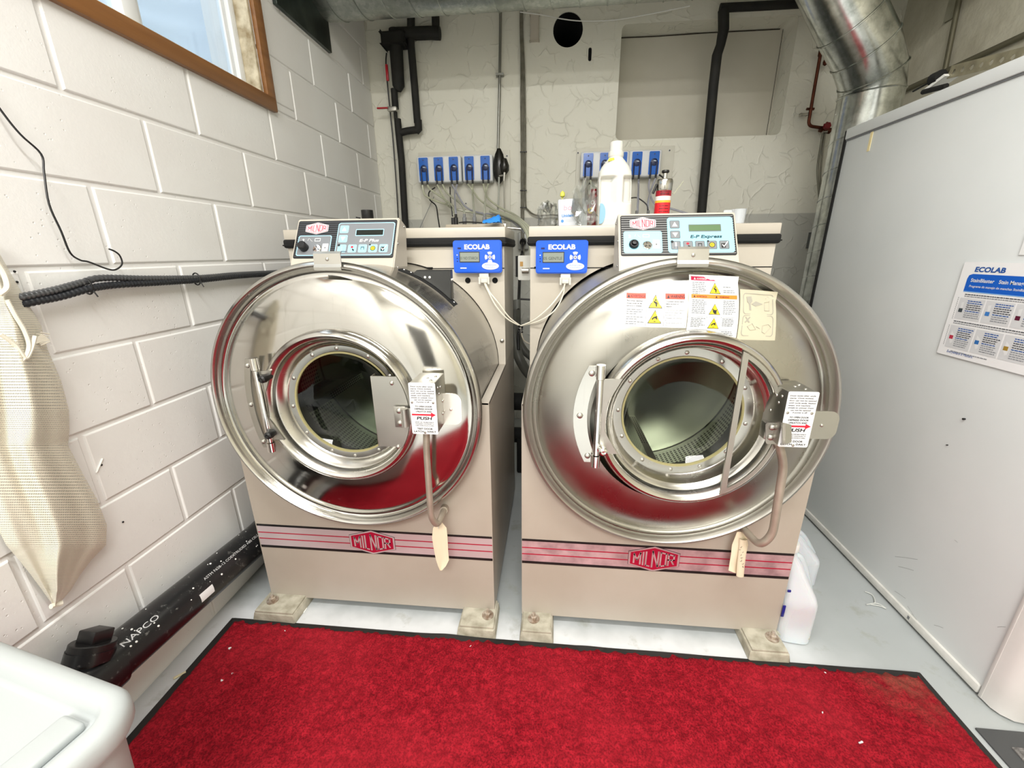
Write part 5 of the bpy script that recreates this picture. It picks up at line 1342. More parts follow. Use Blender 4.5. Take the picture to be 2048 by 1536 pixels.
# lid as a rounded rectangle whose far right corner meets the photo's
def fit_corner(off): return cr-ex*.0-ey*.0
corner = bz(300, 1385)
def tl_(u, v_, z): return Vector((corner.x, corner.y, 0))+ex*u+ey*v_+Vector((0, 0, z))
T = thing('storage_bin', (.25, -1.1, 0), 'white plastic bin with a ribbed lid standing in the lower left corner', 'bin')
WL, WD = .50, .42; rc = .065
def lidp(off, z): return [tl_(a, b, z) for a, b in rrect(-WL+off, -WD+off, -off, -off, max(rc-off, .004), 8)]
PLW = mat('bin_plastic', '#aeb3b3', .5, 0); 
g = G(); seq = [(.012, ZB-.045), (.004, ZB-.044), (.0, ZB-.036), (.0, ZB-.014), (.005, ZB-.004), (.014, ZB), (.028, ZB+.0005), (.033, ZB-.003), (.040, ZB-.017), (.044, ZB-.0235), (.048, ZB-.0245)]
vs = g.grid([lidp(a, b) for a, b in seq], closev=True); f = g.bm.faces.new(vs[-1]); f.smooth = True
v = coords(PLW); bump(PLW, noise(PLW, v, 380, 2), .12, .001)
# raised moulding on the lid
def rail(pts, w_, h): 
    g.tube(pts, [w_]*len(pts), 10)
rp = [tl_(a, b, ZB-.013) for a, b in ((-.115, -.066), (-.115, -.40))]
g.box((-.105, -.40, 0), (-.058, -.052, .016), .007, M=Matrix(((ex.x, ey.x, 0, corner.x), (ex.y, ey.y, 0, corner.y), (0, 0, 1, ZB-.026), (0, 0, 0, 1))), seg=4)
for v0, u0, u1 in ((-.13, -.42, -.15), (-.20, -.42, -.19)): g.box((u0, v0-.006, 0), (u1, v0+.006, .004), .003, M=Matrix(((ex.x, ey.x, 0, corner.x), (ex.y, ey.y, 0, corner.y), (0, 0, 1, ZB-.0255), (0, 0, 0, 1))))
g.build('lid', PLW, T, sharp=50)
g = G(); seq = [(.014, ZB-.046), (.020, ZB-.07), (.028, ZB-.2), (.05, .035), (.06, 0.019)]
vs = g.grid([lidp(a, b) for a, b in seq], closev=True); g.bm.faces.new(vs[-1]); g.build('bin_body', PLW, T, sharp=50)

# ================================================================== CONTROLLERS, PUMPS, HOSES
def controller(px0, px1, py0, py1, line, label, lab2):
    yb_ = .316 if px0 < 1000 else .316
    a, b = aY(px0, py0, .30), aY(px1, py1, .30); x0, x1, z0, z1 = a.x, b.x, b.z, a.z; w, h = x1-x0, z1-z0
    T = thing('dosing_controller', ((x0+x1)/2, .32, z0), label, 'controller')
    g = G(); g.plate(rrect(x0, z0, x1, z1, .010), [], XZ, .302, .3215); g.plate(rrect(x0+.004, z0+.004, x1-.004, z1-.004, .009), [], XZ, .298, .303)
    for s_ in (0, 1): pass
    g.build('case', BLUE, T)
    P = lambda u, v_, d: (x0+u*w, .2975-d, z0+v_*h)
    g = G(); g.plate([(.13, .33), (.55, .33), (.55, .66), (.13, .66)], [], P, .0004, None, 0); g.plate([(.145, .36), (.535, .36), (.535, .63), (.145, .63)], [], P, .0010, None, 1)
    g.text(line, P(.15, .42, .0014), (1, 0, 0), (0, 0, 1), .0105, w*.36, 'l', 0, 0, mi=2); g.build('display', [mat('display_bezel', '#2b3540', .4), mat('lcd_grey', '#8d958c', .25), mat('lcd_text', '#3e443f', .5)], T)
    g = G(); g.text('ECOLAB', P(.50, .735, .0008), (1, 0, 0), (0, 0, 1), .0165, w*.52, 'c', 0, .045, mi=0)
    def c_(cu, cv, ru, rv, a0=0, a1=2*PI, n=28): return [(cu+ru*math.cos(a0+(a1-a0)*k/n), cv+rv*math.sin(a0+(a1-a0)*k/n)) for k in range(n+ (a1-a0 < 6))]
    R_, asp = .105, w/h
    for k in range(4):
        a0 = k*PI/2+.28-PI/4+.0; o1 = c_(.76, .49, R_, R_*asp, a0, a0+PI/2-.56+.0, 8); i1 = c_(.76, .49, R_*.48, R_*.48*asp, a0, a0+PI/2-.56, 8)[::-1]; g.plate(o1+i1, [], P, .0012, None, 0)
    g.plate(c_(.76, .49, .034, .034*asp), [], P, .0012, None, 0); g.plate(c_(.76, .49, .017, .017*asp), [], P, .0015, None, 2); g.plate(c_(.76, .49, .008, .008*asp), [], P, .0018, None, 0)
    g.plate(c_(.765, .22, .175, .115), [], P, .0008, None, 0)
    g.text('Advanced', P(.765, .235, .0014), (1, 0, 0), (0, 0, 1), .0062, w*.24, 'c', .2, .0, mi=3); g.text('Laundry', P(.765, .165, .0014), (1, 0, 0), (0, 0, 1), .0062, w*.18, 'c', .2, .0, mi=3)
    g.plate([(.14, .14), (.27, .14), (.27, .175), (.14, .175)], [], P, .0008, None, 3 if False else 0)
    for v_, mi in ((.56, 0), (.46, 2), (.37, 2)): g.plate(c_(.085, v_, .012, .012*asp, n=12), [], P, .0008, None, mi)
    g.plate([(.10, .74), (.17, .74), (.17, .79), (.10, .79)], [], P, .0008, None, 2)
    g.build('controller_print', [PRW, BLUE, mat('navy_mark', '#141a5c', .4), mat('soft_blue_print', '#7f9fe0', .4)], T)
    cx = aY(lab2[0], lab2[1], .31).x; zt_ = z0
    g = G(); g.box((cx-.018, .305, zt_-.022), (cx+.018, .322, zt_), .003); g.box((cx-.013, .306, zt_-.036), (cx+.013, .320, zt_-.018), .003)
    for s_ in (-1, 1): g.tube([(cx+s_*.017, .306, zt_-.014), (cx+s_*.017, .306, zt_-.040)], .004, 8)
    g.build('plug', mat('ivory_plastic', '#dcd9cf', .45), T)
    return Vector((cx, .312, zt_-.036))
k1_ = controller(905, 1004, 481, 546, '01 NO STARCH', 'blue dosing controller with white lettering on the left washer cabinet', (968, 550))
k2_ = controller(1072, 1174, 481, 547, '05 GENTLE', 'blue dosing controller with white lettering on the right washer cabinet', (1131, 550))
IV = mat('ivory_cable', '#e6e0cf', .5)
knot = aY(1041, 652, .34)
g = G(); g.tube(smooth([k1_, aY(975, 580, .31), aY(992, 612, .30), aY(1015, 638, .31), knot], 8), .0028, 7); g.tube(smooth([k1_+Vector((.004, 0, 0)), aY(980, 585, .31), aY(997, 606, .30), aY(1018, 634, .31), knot], 8), .0026, 7)
tag(g.build('ivory_cable', IV, loc=knot), 'pair of ivory wires from the left blue controller down to the gap', 'cable')
g = G(); g.tube(smooth([k2_, aY(1122, 585, .31), aY(1098, 615, .30), aY(1068, 640, .31), knot], 8), .0028, 7); g.tube(smooth([k2_+Vector((-.003, 0, 0)), aY(1126, 590, .31), aY(1110, 620, .30), aY(1080, 641, .305), knot], 8), .0026, 7)
g.tube(smooth([knot, aY(1044, 672, .36), aY(1052, 684, .4), aY(1075, 694, .45)], 6), .0026, 6)
tag(g.build('ivory_cable', IV, loc=knot+Vector((.02, 0, 0))), 'pair of ivory wires from the right blue controller down to the gap', 'cable')
g = G(); 
for k in range(4): 
    p = knot+Vector((0, .0, -.008*k)); g.tube([p+Vector((.009*math.cos(a), .009*math.sin(a), .003*math.sin(2*a+k))) for a in np.linspace(0, 2*PI, 12, endpoint=False)], .002, 5, close=True)
tag(g.build('cable_tie', BLK, loc=knot), 'dark ties knotting the ivory wires together in the gap between washers', 'cable tie')

# pump panels
TUBE = mat('clear_tube', '#d6d8c0', .22, 0, Transmission_Weight=.35); TUBE2 = mat('clear_tube_blue', '#c3c4cf', .22, 0, Transmission_Weight=.35)
PB_ = mat('pump_window', '#0a62c4', .2, 0); PDK = mat('pump_dark', '#0a1f4c', .4)
def pumps(board, x_edges, py0, py1, label, screws):
    """x_edges: photo x of the 5 window centres"""
    bx0, bx1, bz0, bz1 = board
    T = thing('pump_panel', ((bx0+bx1)/2, 1.738, bz0), label, 'pump panel')
    g = G(); g.box((bx0, 1.728, bz0), (bx1, 1.738, bz1), .002); g.build('backing_board', varied('board_white', '#dedcd0', '#d2cfc1', 4, .5), T)
    for sx, sy in screws:
        g = G(); p = aY(sx, sy, 1.727); g.lathe([(0, -.002), (.006, -.002), (.006, .002)], p, 1, 16, mi=1); g.lathe([(0, -.006), (.004, -.005), (.004, -.001)], p, 1, 12, mi=0); g.build('screw', [PRK, PRW], T)
    yh = 1.655
    cs = [aY(x, (py0+py1)/2, yh).x for x in x_edges]; zt_ = aY(x_edges[0], py0, yh).z; zb_ = aY(x_edges[0], py1, yh).z
    pitch = (cs[-1]-cs[0])/4; ww = .030
    for grp in ((0, 3), (3, 5)):
        xa = cs[grp[0]]-pitch*.46; xb = cs[grp[1]-1]+pitch*.46
        g = G(); g.box((xa, yh, zb_-.012), (xb, 1.729, zt_+.014), .010, seg=3); g.build('pump_housing', mat('housing_white', '#dde0e2', .4), T)
    for i, cx in enumerate(cs):
        g = G(); g.plate(rrect(cx-ww-.003, zb_-.006, cx+ww+.003, zt_+.007, .008), [], XZ, yh-.004, yh, 2); g.plate(rrect(cx-ww, zb_-.002, cx+ww, zt_+.003, .005), [], XZ, yh-.009, yh-.003, 0)
        zc_ = (zt_+zb_)/2+.005
        g.lathe([(0, -.0108), (.019, -.0105), (.0215, -.0092), (.0215, -.008)], (cx+.001, yh, zc_), 1, 24, mi=1)
        for s_ in (-1, 1): g.tube([(cx+.001+s_*.0185, yh-.009, zc_), (cx+.001+s_*.0175, yh-.010, zb_-.004)], .0055, 8, 1)
        g.lathe([(0, -.0100), (.004, -.0098), (.004, -.008)], (cx, yh, zt_-.012), 1, 10, mi=1)
        g.plate([(cx-.004, zc_+.006), (cx+.013, zc_+.004), (cx+.012, zc_+.008), (cx-.003, zc_+.010)], [], XZ, yh-.0122, None, 3)
        for s_ in (-1, 1): g.tube([(cx+.001+s_*.0175, yh-.006, zb_), (cx+.001+s_*.0175, yh-.006, zb_-.026)], .0062, 10, 4)
        g.build('pump_window', [PB_, PDK, PRW, mat('window_glint', '#dfe8f2', .2), BLK], T)
    return T, cs, zb_-.024, yh-.006
PP1, cs1, zb1, yh1 = pumps((aY(843, 400, 1.73).x, aY(1020, 340, 1.73).x, 1.38, 1.878), (848, 878, 908, 939, 971), 317, 362, 'wall panel of five blue pump windows behind the left washer', [(1014, 312), (932, 407)])
PP2, cs2, zb2, yh2 = pumps((aY(1152, 340, 1.73).x, aY(1345, 340, 1.73).x, 1.38, 1.872), (1176, 1209, 1243, 1273, 1307), 308, 352, 'wall panel of five blue pump windows partly hidden by the white jug', [(1156, 306), (1339, 301)])
FITZ = 1.375
def hose(T, pts, r, m, nm='tube'):
    g = G(); g.tube(smooth(pts, 7), r, 8); return g.build(nm, m, T)
ff = [912, 929, 949, 969]
def H1(i, s_, path, m=TUBE, r=.0062):
    hose(PP1, [Vector((cs1[i]+.001+s_*.0175, yh1, zb1))]+[aY(a, b, c) for a, b, c in path], r, m)
H1(0, -1, [(850, 390, 1.64), (872, 402, 1.6), (900, 412, 1.58), (909, 428, 1.1)])
H1(0, 1, [(862, 380, 1.64), (885, 396, 1.6), (905, 412, 1.4), (912, 430, 1.0)])
H1(1, -1, [(882, 384, 1.64), (892, 402, 1.62), (903, 416, 1.6), (960, 428, 1.6), (1030, 445, 1.4), (1060, 470, 1.1)])
H1(1, 1, [(896, 388, 1.62), (915, 402, 1.5), (926, 414, 1.3), (929, 430, 1.0)])
H1(2, 1, [(910, 385, 1.64), (910, 405, 1.4), (912, 428, 1.0)], TUBE2)
H1(2, -1, [(915, 388, 1.66), (930, 412, 1.66), (955, 425, 1.6), (1010, 434, 1.5), (1050, 465, 1.2)], TUBE2)
H1(3, 1, [(945, 385, 1.63), (947, 410, 1.3), (949, 430, 1.0)], TUBE)
H1(3, -1, [(945, 380, 1.66), (960, 400, 1.6), (990, 420, 1.5), (1025, 432, 1.4), (1050, 448, 1.2), (1062, 475, 1.0)])
H1(4, 1, [(972, 385, 1.63), (970, 410, 1.3), (969, 430, 1.0)], TUBE)
H1(4, -1, [(975, 395, 1.66), (1000, 415, 1.6), (1030, 430, 1.5), (1055, 452, 1.2), (1066, 480, 1.0)])
for dx_ in (-5, 0, 5):
    hose(PP1, [aY(985+dx_, 424+dx_*.4, 1.5), aY(1020+dx_, 433, 1.4), aY(1046+dx_, 448, 1.2), aY(1060+dx_, 470, 1.0), aY(1064+dx_*.4, 500, .95), aY(1064+dx_*.4, 560, .9)], .009, TUBE)
def H2(i, s_, path, m=TUBE, r=.0062): hose(PP2, [Vector((cs2[i]+.001+s_*.0175, yh2, zb2))]+[aY(a, b, c) for a, b, c in path], r, m)
H2(0, -1, [(1167, 372, 1.63), (1160, 400, 1.4), (1150, 440, 1.0)])
H2(0, 1, [(1183, 368, 1.63), (1195, 380, 1.5), (1215, 400, 1.2)])
H2(3, 1, [(1277, 372, 1.63), (1276, 400, 1.3), (1275, 425, 1.0)], TUBE2)
H2(4, 1, [(1303, 378, 1.6), (1297, 400, 1.3), (1296, 425, 1.0)], TUBE2)
H2(4, -1, [(1298, 378, 1.66), (1310, 408, 1.66), (1345, 418, 1.6), (1390, 432, 1.6)], TUBE2)
# black leads
g = G(); g.tube(smooth([aY(870, 375, 1.70), aY(858, 385, 1.66), aY(860, 400, 1.64), aY(872, 412, 1.62), aY(876, 435, 1.5), aY(880, 460, 1.4)], 6), .0042, 7); g.tube(smooth([aY(900, 374, 1.70), aY(901, 400, 1.62), aY(905, 432, 1.2)], 6), .0035, 7)
g.build('power_lead', BLK, PP1)
g = G(); g.tube(smooth([aY(1168, 372, 1.70), aY(1162, 384, 1.68), aY(1172, 378, 1.68), aY(1180, 366, 1.68), aY(1190, 378, 1.68), aY(1192, 392, 1.68)], 6), .005, 7); g.tube(smooth([aY(1262, 396, 1.5), aY(1275, 396, 1.4), aY(1292, 408, 1.2), aY(1296, 420, 1.0)], 6), .0035, 7); g.build('power_lead', BLK, PP2)
# thin grey wire
g = G(); g.tube([aY(868, 393, 1.70), aY(838, 460, 1.66)], .002, 5); tag(g.build('grey_wire', PRG, loc=aY(838, 460, 1.66)), 'thin straight grey wire slanting down behind the left washer', 'wire')

# supply box on the left washer with grey fittings
zl = 1.335
a, b = aY(893, 448, .60), aY(1013, 448, .60)
T = thing('supply_box', ((a.x+b.x)/2, .62, zl), 'low beige metal box with grey hose fittings on top of the left washer', 'box')
g = G(); g.box((a.x, .58, zl), (b.x-.01, .67, zl+.026), .003); bolt_dome(g, (a.x+.035, .58, zl+.012), .003, mi=1); g.build('box_body', [varied('taupe_enamel', '#a89e8d', '#9b917f', 9, .4), PRK], T)
for px in ff:
    p = aY(px, 440, .62); g = G(); g.lathe([(.009, zl+.024), (.009, zl+.055), (.006, zl+.058), (.006, zl+.07), (0, zl+.07)], (p.x, .62, 0), 2, 16, mi=1 if px == 912 else 0); g.lathe([(.009, zl+.024), (.009, zl+.055)], (p.x-.012, .62, 0), 2, 14, mi=1) if px == 912 else None
    g.build('hose_fitting', [mat('grey_fitting', '#6e7071', .4), BLK], T)
g = G(); g.tube(smooth([(aY(918, 446, .61).x, .61, zl+.034), (aY(935, 446, .61).x, .60, zl+.036), (aY(965, 446, .61).x, .60, zl+.032)], 5), .003, 6); g.build('lead', BLK, T)
g = G(); p = aY(1018, 452, .60); g.tube([p+Vector((-.03, .03, -.004)), p+Vector((.05, .02, -.012))], .0045, 8); g.box(p+Vector((-.035, .0, -.012)), p+Vector((-.012, .02, .010)), .002); g.build('bracket', STLS, T)
# blue glove
g = G(); p0_ = aY(968, 455, .56); p1_ = aY(996, 437, .56); rs = random.Random(12)
rows = []
for i in range(10):
    u = i/9; row = []
    for j in range(9):
        v_ = j/8; hgt_ = math.sin(PI*v_)*(.010+.022*u**1.2)*(1 if u < .95 else .6)+rs.uniform(-.0025, .0025)
        row.append(Vector((p0_.x+(p1_.x-p0_.x+.012)*u+rs.uniform(-.002, .002), .54+.055*(v_-.5)*(.5+u*.8)+.02*u, zl+.027+hgt_+.004*u)))
    rows.append(row)
g.grid(rows)
tag(g.build('blue_glove', mat('blue_nitrile', '#2e86e0', .4), loc=p0_, sharp=25), 'crumpled blue disposable glove on the box above the left washer', 'glove')
# yellow rag tip behind left control panel
g = G(); p = aY(806, 464, .30); g.box(p+Vector((-.006, 0, -.012)), p+Vector((.006, .01, .012)), .003); tag(g.build('yellow_tag', mat('yellow_tag_plastic', '#e5d544', .5), loc=(p.x, .325, 1.335)), 'small yellow tag beside the left control panel', 'tag')
# fittings on right washer
for px in (1273, 1296):
    p = aY(px, 430, .62); g = G(); g.lathe([(0, zl+.001), (.010, zl+.001), (.010, zl+.05), (.006, zl+.054), (.006, zl+.07), (0, zl+.07)], (p.x, .62, 0), 2, 16)
    tag(g.build('hose_fitting', mat('grey_fitting', '#6e7071', .4), loc=(p.x, .62, zl)), 'small dark grey hose fitting on the right washer, '+('left' if px < 1280 else 'right')+' one of the two', 'fitting', 'hose fittings behind the right control panel')
# black stub pipe at the left behind the control panel
g = G(); p = aY(736, 440, .60); g.lathe([(0, zl+.001), (.022, zl+.001), (.022, 1.375), (.025, 1.380), (.025, 1.425), (.020, 1.425), (.020, 1.40), (0, 1.40)], (p.x, .60, 0), 2, 26); g.tube([(p.x-.024, .58, 1.392), (p.x-.042, .575, 1.395)], .003, 6)
tag(g.build('vent_stub', BLK, loc=(p.x, .6, zl)), 'short black vent pipe stub rising behind the left control panel', 'pipe')

# ================================================================== THINGS ON TOP OF THE RIGHT WASHER
ZT = 1.3352
def onxy(px, py, y): p = aY(px, py, y); return p
# white detergent jug with see-through handle
T = thing('detergent_jug', (1.418, .50, ZT), 'big white plastic detergent jug with moulded handle standing on the right washer', 'jug')
JW = mat('jug_white', '#dcdcd5', .38, 0, Subsurface_Weight=.1)
cxj, yj = 1.418, .50; zb_j = ZT
secs = [(0, .058, .040), (.006, .064, .046), (.03, .066, .048), (.10, .064, .048), (.16, .063, .047), (.195, .060, .044), (.215, .050, .038), (.232, .036, .031), (.242, .027, .027), (.25, .026, .026)]
g = G(); rows = []
hs = sorted(set([q_[0] for q_ in secs]+list(np.linspace(0, .25, 64))))
def sst(x): x = min(max(x, 0), 1); return x*x*(3-2*x)
def dent(u, h):
    d = 0
    for x0, x1, z0, z1 in ((-.060, .002, .075, .180), (.024, .070, .082, .180)):
        w_ = .010; d = max(d, sst((u-x0)/w_)*sst((x1-u)/w_)*sst((h-z0)/w_)*sst((z1-h)/w_))
    return d
for h in hs:
    rx = float(np.interp(h, [q_[0] for q_ in secs], [q_[1] for q_ in secs])); ry = float(np.interp(h, [q_[0] for q_ in secs], [q_[2] for q_ in secs]))
    row = []
    for i in range(120):
        a = 2*PI*i/120; ca, sa = math.cos(a), math.sin(a); e = .5+.5*min(max((h-.16)/.08, 0), 1)
        ux, uy = rx*math.copysign(abs(ca)**e, ca), ry*math.copysign(abs(sa)**e, sa)
        if uy < 0: uy += .026*dent(ux, h)*min(1, -uy/.03)
        row.append(Vector((cxj-.004*min(h/.2, 1)+ux, yj+uy, zb_j+h)))
    rows.append(row)
vs = g.grid(rows, closev=True); g.bm.faces.new(vs[0])
g.build('bottle', JW, T, sharp=80)
yf_ = yj-.0475
g = G(); g.lathe([(.027, .246), (.0285, .250), (.0285, .262), (.0245, .266), (.024, .292), (.022, .297), (0, .297)], (cxj-.004, yj, zb_j), 2, 32); g.build('cap', JW, T)
g = G(); g.plate([(cxj-.036, zb_j+.228), (cxj-.012, zb_j+.232), (cxj-.014, zb_j+.240), (cxj-.032, zb_j+.238)], [], XZ, yj-.031, yj-.0295); g.build('yellow_mark', mat('yellow_smear', '#e0d63c', .5), T)
g = G(); c = [(cxj-.052+.016*math.cos(a), zb_j+.048+.036*math.sin(a)) for a in np.linspace(-PI/2, PI/2, 14)]; g.plate([(cxj-.0575, zb_j+.012), (cxj-.0575, zb_j+.084)][::-1]+c, [], XZ, yf_-.001, yf_+.004)
g.build('side_label', mat('pale_blue_label', '#8fbcd9', .4), T, label='pale blue label edge')
# tissue packet
T = thing('tissue_pack', (1.262, .48, ZT), 'small white paper packet with blue and pink lettering on the right washer', 'packet')
g = G(); Mt = Matrix.Translation((1.262, .48, ZT)) @ Matrix.Rotation(math.radians(-3), 4, 'Y')
g.box((-.055, -.022, .002), (.055, .022, .104), .006, M=Mt, seg=2); g.build('packet', mat('packet_white', '#d5d9e0', .35), T)
g = G(); 
def pk(s, x, z, h, w, mi, bo=0): g.text(s, Mt @ Vector((x, -.0228, z)), (1, 0, .05), (-.05, 0, 1), h, w, 'l', .1, bo, mi=mi)
pk('bo', -.034, .064, .020, .030, 1, .0); pk('tristero' if False else 'tridienz'[:0] or 'blue', -.040, .040, .012, .034, 0, .02) if False else None
c = [(-.040+.0055*math.cos(a), .026+.0055*math.sin(a)) for a in np.linspace(0, 2*PI, 16, endpoint=False)]; g.plate(c, [], lambda u, v_, d: Mt @ Vector((u, -.0226, v_)), 0, None, 0)
pk('Unident', -.042, .040, .0105, .046, 0, .03)
for i in range(3): g.plate([(-.03, .030-.004*i), (.03-.01*i, .030-.004*i), (.03-.01*i, .0312-.004*i), (-.03, .0312-.004*i)], [], lambda u, v_, d: Mt @ Vector((u, -.0226, v_)), 0, None, 2)
g.build('packet_print', [mat('packet_blue', '#4f8fcf', .4), mat('packet_pink', '#d7a3b4', .4), mat('packet_grey', '#c9ced6', .4)], T)
# clear crumpled bag round it
CB = mat('clear_film', '#ffffff', .15); nt = CB.node_tree; nt.nodes.clear()
o_ = nt.nodes.new('ShaderNodeOutputMaterial'); mx = nt.nodes.new('ShaderNodeMixShader'); tr = nt.nodes.new('ShaderNodeBsdfTransparent'); gl = nt.nodes.new('ShaderNodeBsdfGlossy')
gl.inputs['Roughness'].default_value = .18; tr.inputs[0].default_value = (.88, .89, .88, 1); symfres(CB, mx, .12)
nt.links.new(tr.outputs[0], mx.inputs[1]); nt.links.new(gl.outputs[0], mx.inputs[2]); nt.links.new(mx.outputs[0], o_.inputs[0])
def crumple(name, c, rx, ry, rz, seed, label, amp=.25, n=22, mt=None):
    rs = random.Random(seed); g = G(); rows = []
    for i in range(n//2+1):
        t = i/(n//2); row = []
        for j in range(n):
            a = 2*PI*j/n; k = math.sin(PI*t)**.6 if 0 < t < 1 else .02; q = 1+rs.uniform(-amp, amp)
            row.append(Vector(c)+Vector((rx*k*q*math.cos(a), ry*k*q*math.sin(a), rz*(1-math.cos(PI*t))/2*(1 if t < .5 else q))))
        rows.append(row)
    g.grid(rows, closev=True); return tag(g.build(name, mt or CB, loc=c, sharp=5), label, 'bag')
crumple('plastic_bag', (1.165, .50, ZT), .040, .035, .085, 4, 'crumpled clear plastic bag left of the white paper packet on the right washer')
crumple('plastic_bag', (1.305, .432, ZT+.001), .038, .020, .125, 9, 'crumpled clear plastic wrap in front of the red bottle beside the white jug', .45)
g = G(); p = aY(1125, 390, .52); g.lathe([(0, -.012), (.010, -.004), (.009, .008), (0, .016)], p, 2, 10); g.tube([p, (p.x-.005, .52, ZT+.08)], .002, 5)
g.tube([(p.x-.005, .52, ZT+.08), (p.x-.008, .525, ZT+.001)], .004, 6)
tag(g.build('yellow_knob_stick', mat('yellow_green', '#d8d75a', .5), loc=(p.x, .52, ZT)), 'thin stick with yellow-green tip standing behind the white packet', 'stick')
# red stain bottle mostly hidden
T = thing('stain_bottle', (1.342, .545, ZT), 'dark red bottle with yellow circle between the white packet and white jug', 'bottle')
g = G(); g.box((1.312, .525, ZT), (1.372, .565, ZT+.125), .008, seg=3); g.lathe([(.012, .125), (.012, .145), (0, .145)], (1.342, .545, ZT), 2, 16); g.build('bottle', mat('dark_red_bottle', '#7c1218', .35), T)
g = G(); yb_ = .5245
g.text('MO', (1.316, yb_, ZT+.088), (1, 0, 0), (0, 0, 1), .016, .030, 'l', 0, .04, mi=0); g.lathe([(.012, 0), (0, -.0005)], (1.332, yb_, ZT+.066), 1, 20, mi=1); g.lathe([(.005, -.0006), (0, -.001)], (1.332, yb_, ZT+.066), 1, 14, mi=2)
g.text('OIL &', (1.316, yb_, ZT+.040), (1, 0, 0), (0, 0, 1), .007, .026, 'l', 0, .03, mi=0); g.text('GREASE', (1.316, yb_, ZT+.022), (1, 0, 0), (0, 0, 1), .007, .030, 'l', 0, .03, mi=0)
g.build('bottle_print', [PRW, PRY, PRK], T)
# red spray can with steel top
T = thing('grease_can', (1.600, .50, ZT), 'red and yellow can with steel cap and black nozzle behind the right control panel', 'can')
c_ = (1.600, .50, ZT)
g = G(); g.lathe([(0, 0), (.027, 0), (.0285, .004), (.0285, .034)], c_, 2, 32, 0); g.lathe([(.0286, .034), (.0286, .044)], c_, 2, 32, 1); g.lathe([(.0285, .044), (.0285, .085)], c_, 2, 32, 0); g.lathe([(.0286, .085), (.0286, .093)], c_, 2, 32, 1)
g.lathe([(.0286, .093), (.0286, .108)], c_, 2, 32, 2); g.lathe([(.0285, .108), (.0285, .128)], c_, 2, 32, 3)
g.build('can_body', [mat('can_red', '#d4202c', .3), mat('can_yellow', '#f2b53a', .35), mat('can_white', '#ece4e0', .35), mat('can_dark_red', '#a5182a', .35)], T)
g = G(); g.lathe([(.0285, .127), (.030, .130), (.030, .162), (.027, .167), (.010, .168), (0, .168)], c_, 2, 32); g.lathe([(.008, .168), (.008, .190), (.004, .192), (0, .192)], c_, 2, 16); g.build('steel_cap', STLR, T)
g = G(); g.lathe([(0, .200), (.013, .198), (.014, .192), (.010, .188), (0, .188)], c_, 2, 18); g.tube([Vector(c_)+Vector((-.004, 0, .172)), Vector(c_)+Vector((-.024, -.01, .182))], .003, 8); g.tube([Vector(c_)+Vector((-.030, -.012, .150)), Vector(c_)+Vector((-.042, -.014, .118))], .0048, 8)
g.build('nozzle', BLK, T)
g = G(); rs = random.Random(6)
for z_ in (.116, .112, .052, .062, .072, .122): 
    a0 = -PI/2-.6
    for k in range(7):
        a = a0+k*.18; g.grid([[Vector(c_)+Vector((.0289*math.cos(a+q), .0289*math.sin(a+q), z_+w_)) for w_ in (0, .003)] for q in (0, rs.uniform(.06, .14))])
g.build('can_print', PRK, T)
g = G(); g.tube([aY(1348, 388, .50), aY(1367, 362, .50)], .0015, 5); g.tube([aY(1348, 388, .50), aY(1341, 384, .50)], .0015, 5)
g.build('straw', mat('clear_tube', '#d6d8c0'), T)
# frosted cup
T = thing('measuring_cup', (1.888, .51, ZT), 'small frosted white cup on the right end of the right washer', 'cup')
g = G(); g.lathe([(0, 0), (.022, 0), (.0255, .058), (.027, .060), (.0245, .058), (.021, .003), (0, .003)], (1.888, .51, ZT), 2, 32); g.build('cup_body', mat('frosted_plastic', '#e9eef2', .4, 0, Transmission_Weight=.35), T)
g = G(); g.plate(rrect(-.010, -.004, .030, .008, .005), [], lambda u, v_, d: (1.862-u, .51+d, ZT+.050+v_), 0, .003); g.build('cup_tab', mat('frosted_plastic', '#e9eef2'), T)

# ================================================================== GAP BETWEEN THE WASHERS
T = thing('junction_box', (1.075, .46, 1.135), 'pale metal switch plate with a round clamp in the gap between the washers', 'box')
a, b = aY(1036, 511, .45), aY(1066, 560, .45)
g = G(); g.plate(rrect(a.x, b.z, b.x-.003, a.z, .006), [], XZ, .447, .451); g.build('cover', mat('galv_cover', '#c9c9c4', .35, .5), T)
g = G(); g.box((a.x-.010, .452, b.z+.012), (b.x-.003, .50, a.z-.002)); g.build('box_body', BLKM, T)
g = G(); p = aY(1043, 528, .446); g.box(p-Vector((.006, .0005, .009)), p+Vector((.006, .001, .009))); g.build('amber_label', mat('amber_label', '#b98f4e', .5), T)
g = G(); p = aY(1050, 541, .43); g.lathe([(.010, -.012), (.0115, -.012), (.0115, .014), (.010, .014)], p, 0, 20); g.tube([p+Vector((0, 0, .0)), p+Vector((0, .02, 0))], .006, 8); g.build('clamp_ring', STLS, T)
T = thing('wall_outlet', aY(1047, 480, 1.73), 'grey outlet with a black plug on the back wall above the gap', 'outlet')
g = G(); p = aY(1047, 482, 1.735); g.box(p+Vector((-.035, -.03, -.055)), p+Vector((.035, .002, .055)), .006); g.build('outlet_box', mat('outlet_grey', '#9fa19e', .4, .2), T)
g = G(); g.tube([p+Vector((0, -.03, .0)), p+Vector((0, -.06, -.01))], .022, 14); g.tube(smooth([p+Vector((0, -.06, -.015)), p+Vector((-.004, -.07, -.08)), aY(1041, 520, 1.55), aY(1038, 590, 1.3), aY(1036, 640, 1.1), aY(1037, 700, 1.0)], 6), .010, 10); g.build('plug', BLK, T)
g = G()
g.tube(smooth([aY(1030, 620, 1.1), aY(1030, 680, 1.05), aY(1040, 720, 1.0), aY(1062, 752, 1.0), aY(1090, 765, 1.0)], 8), .028, 16)
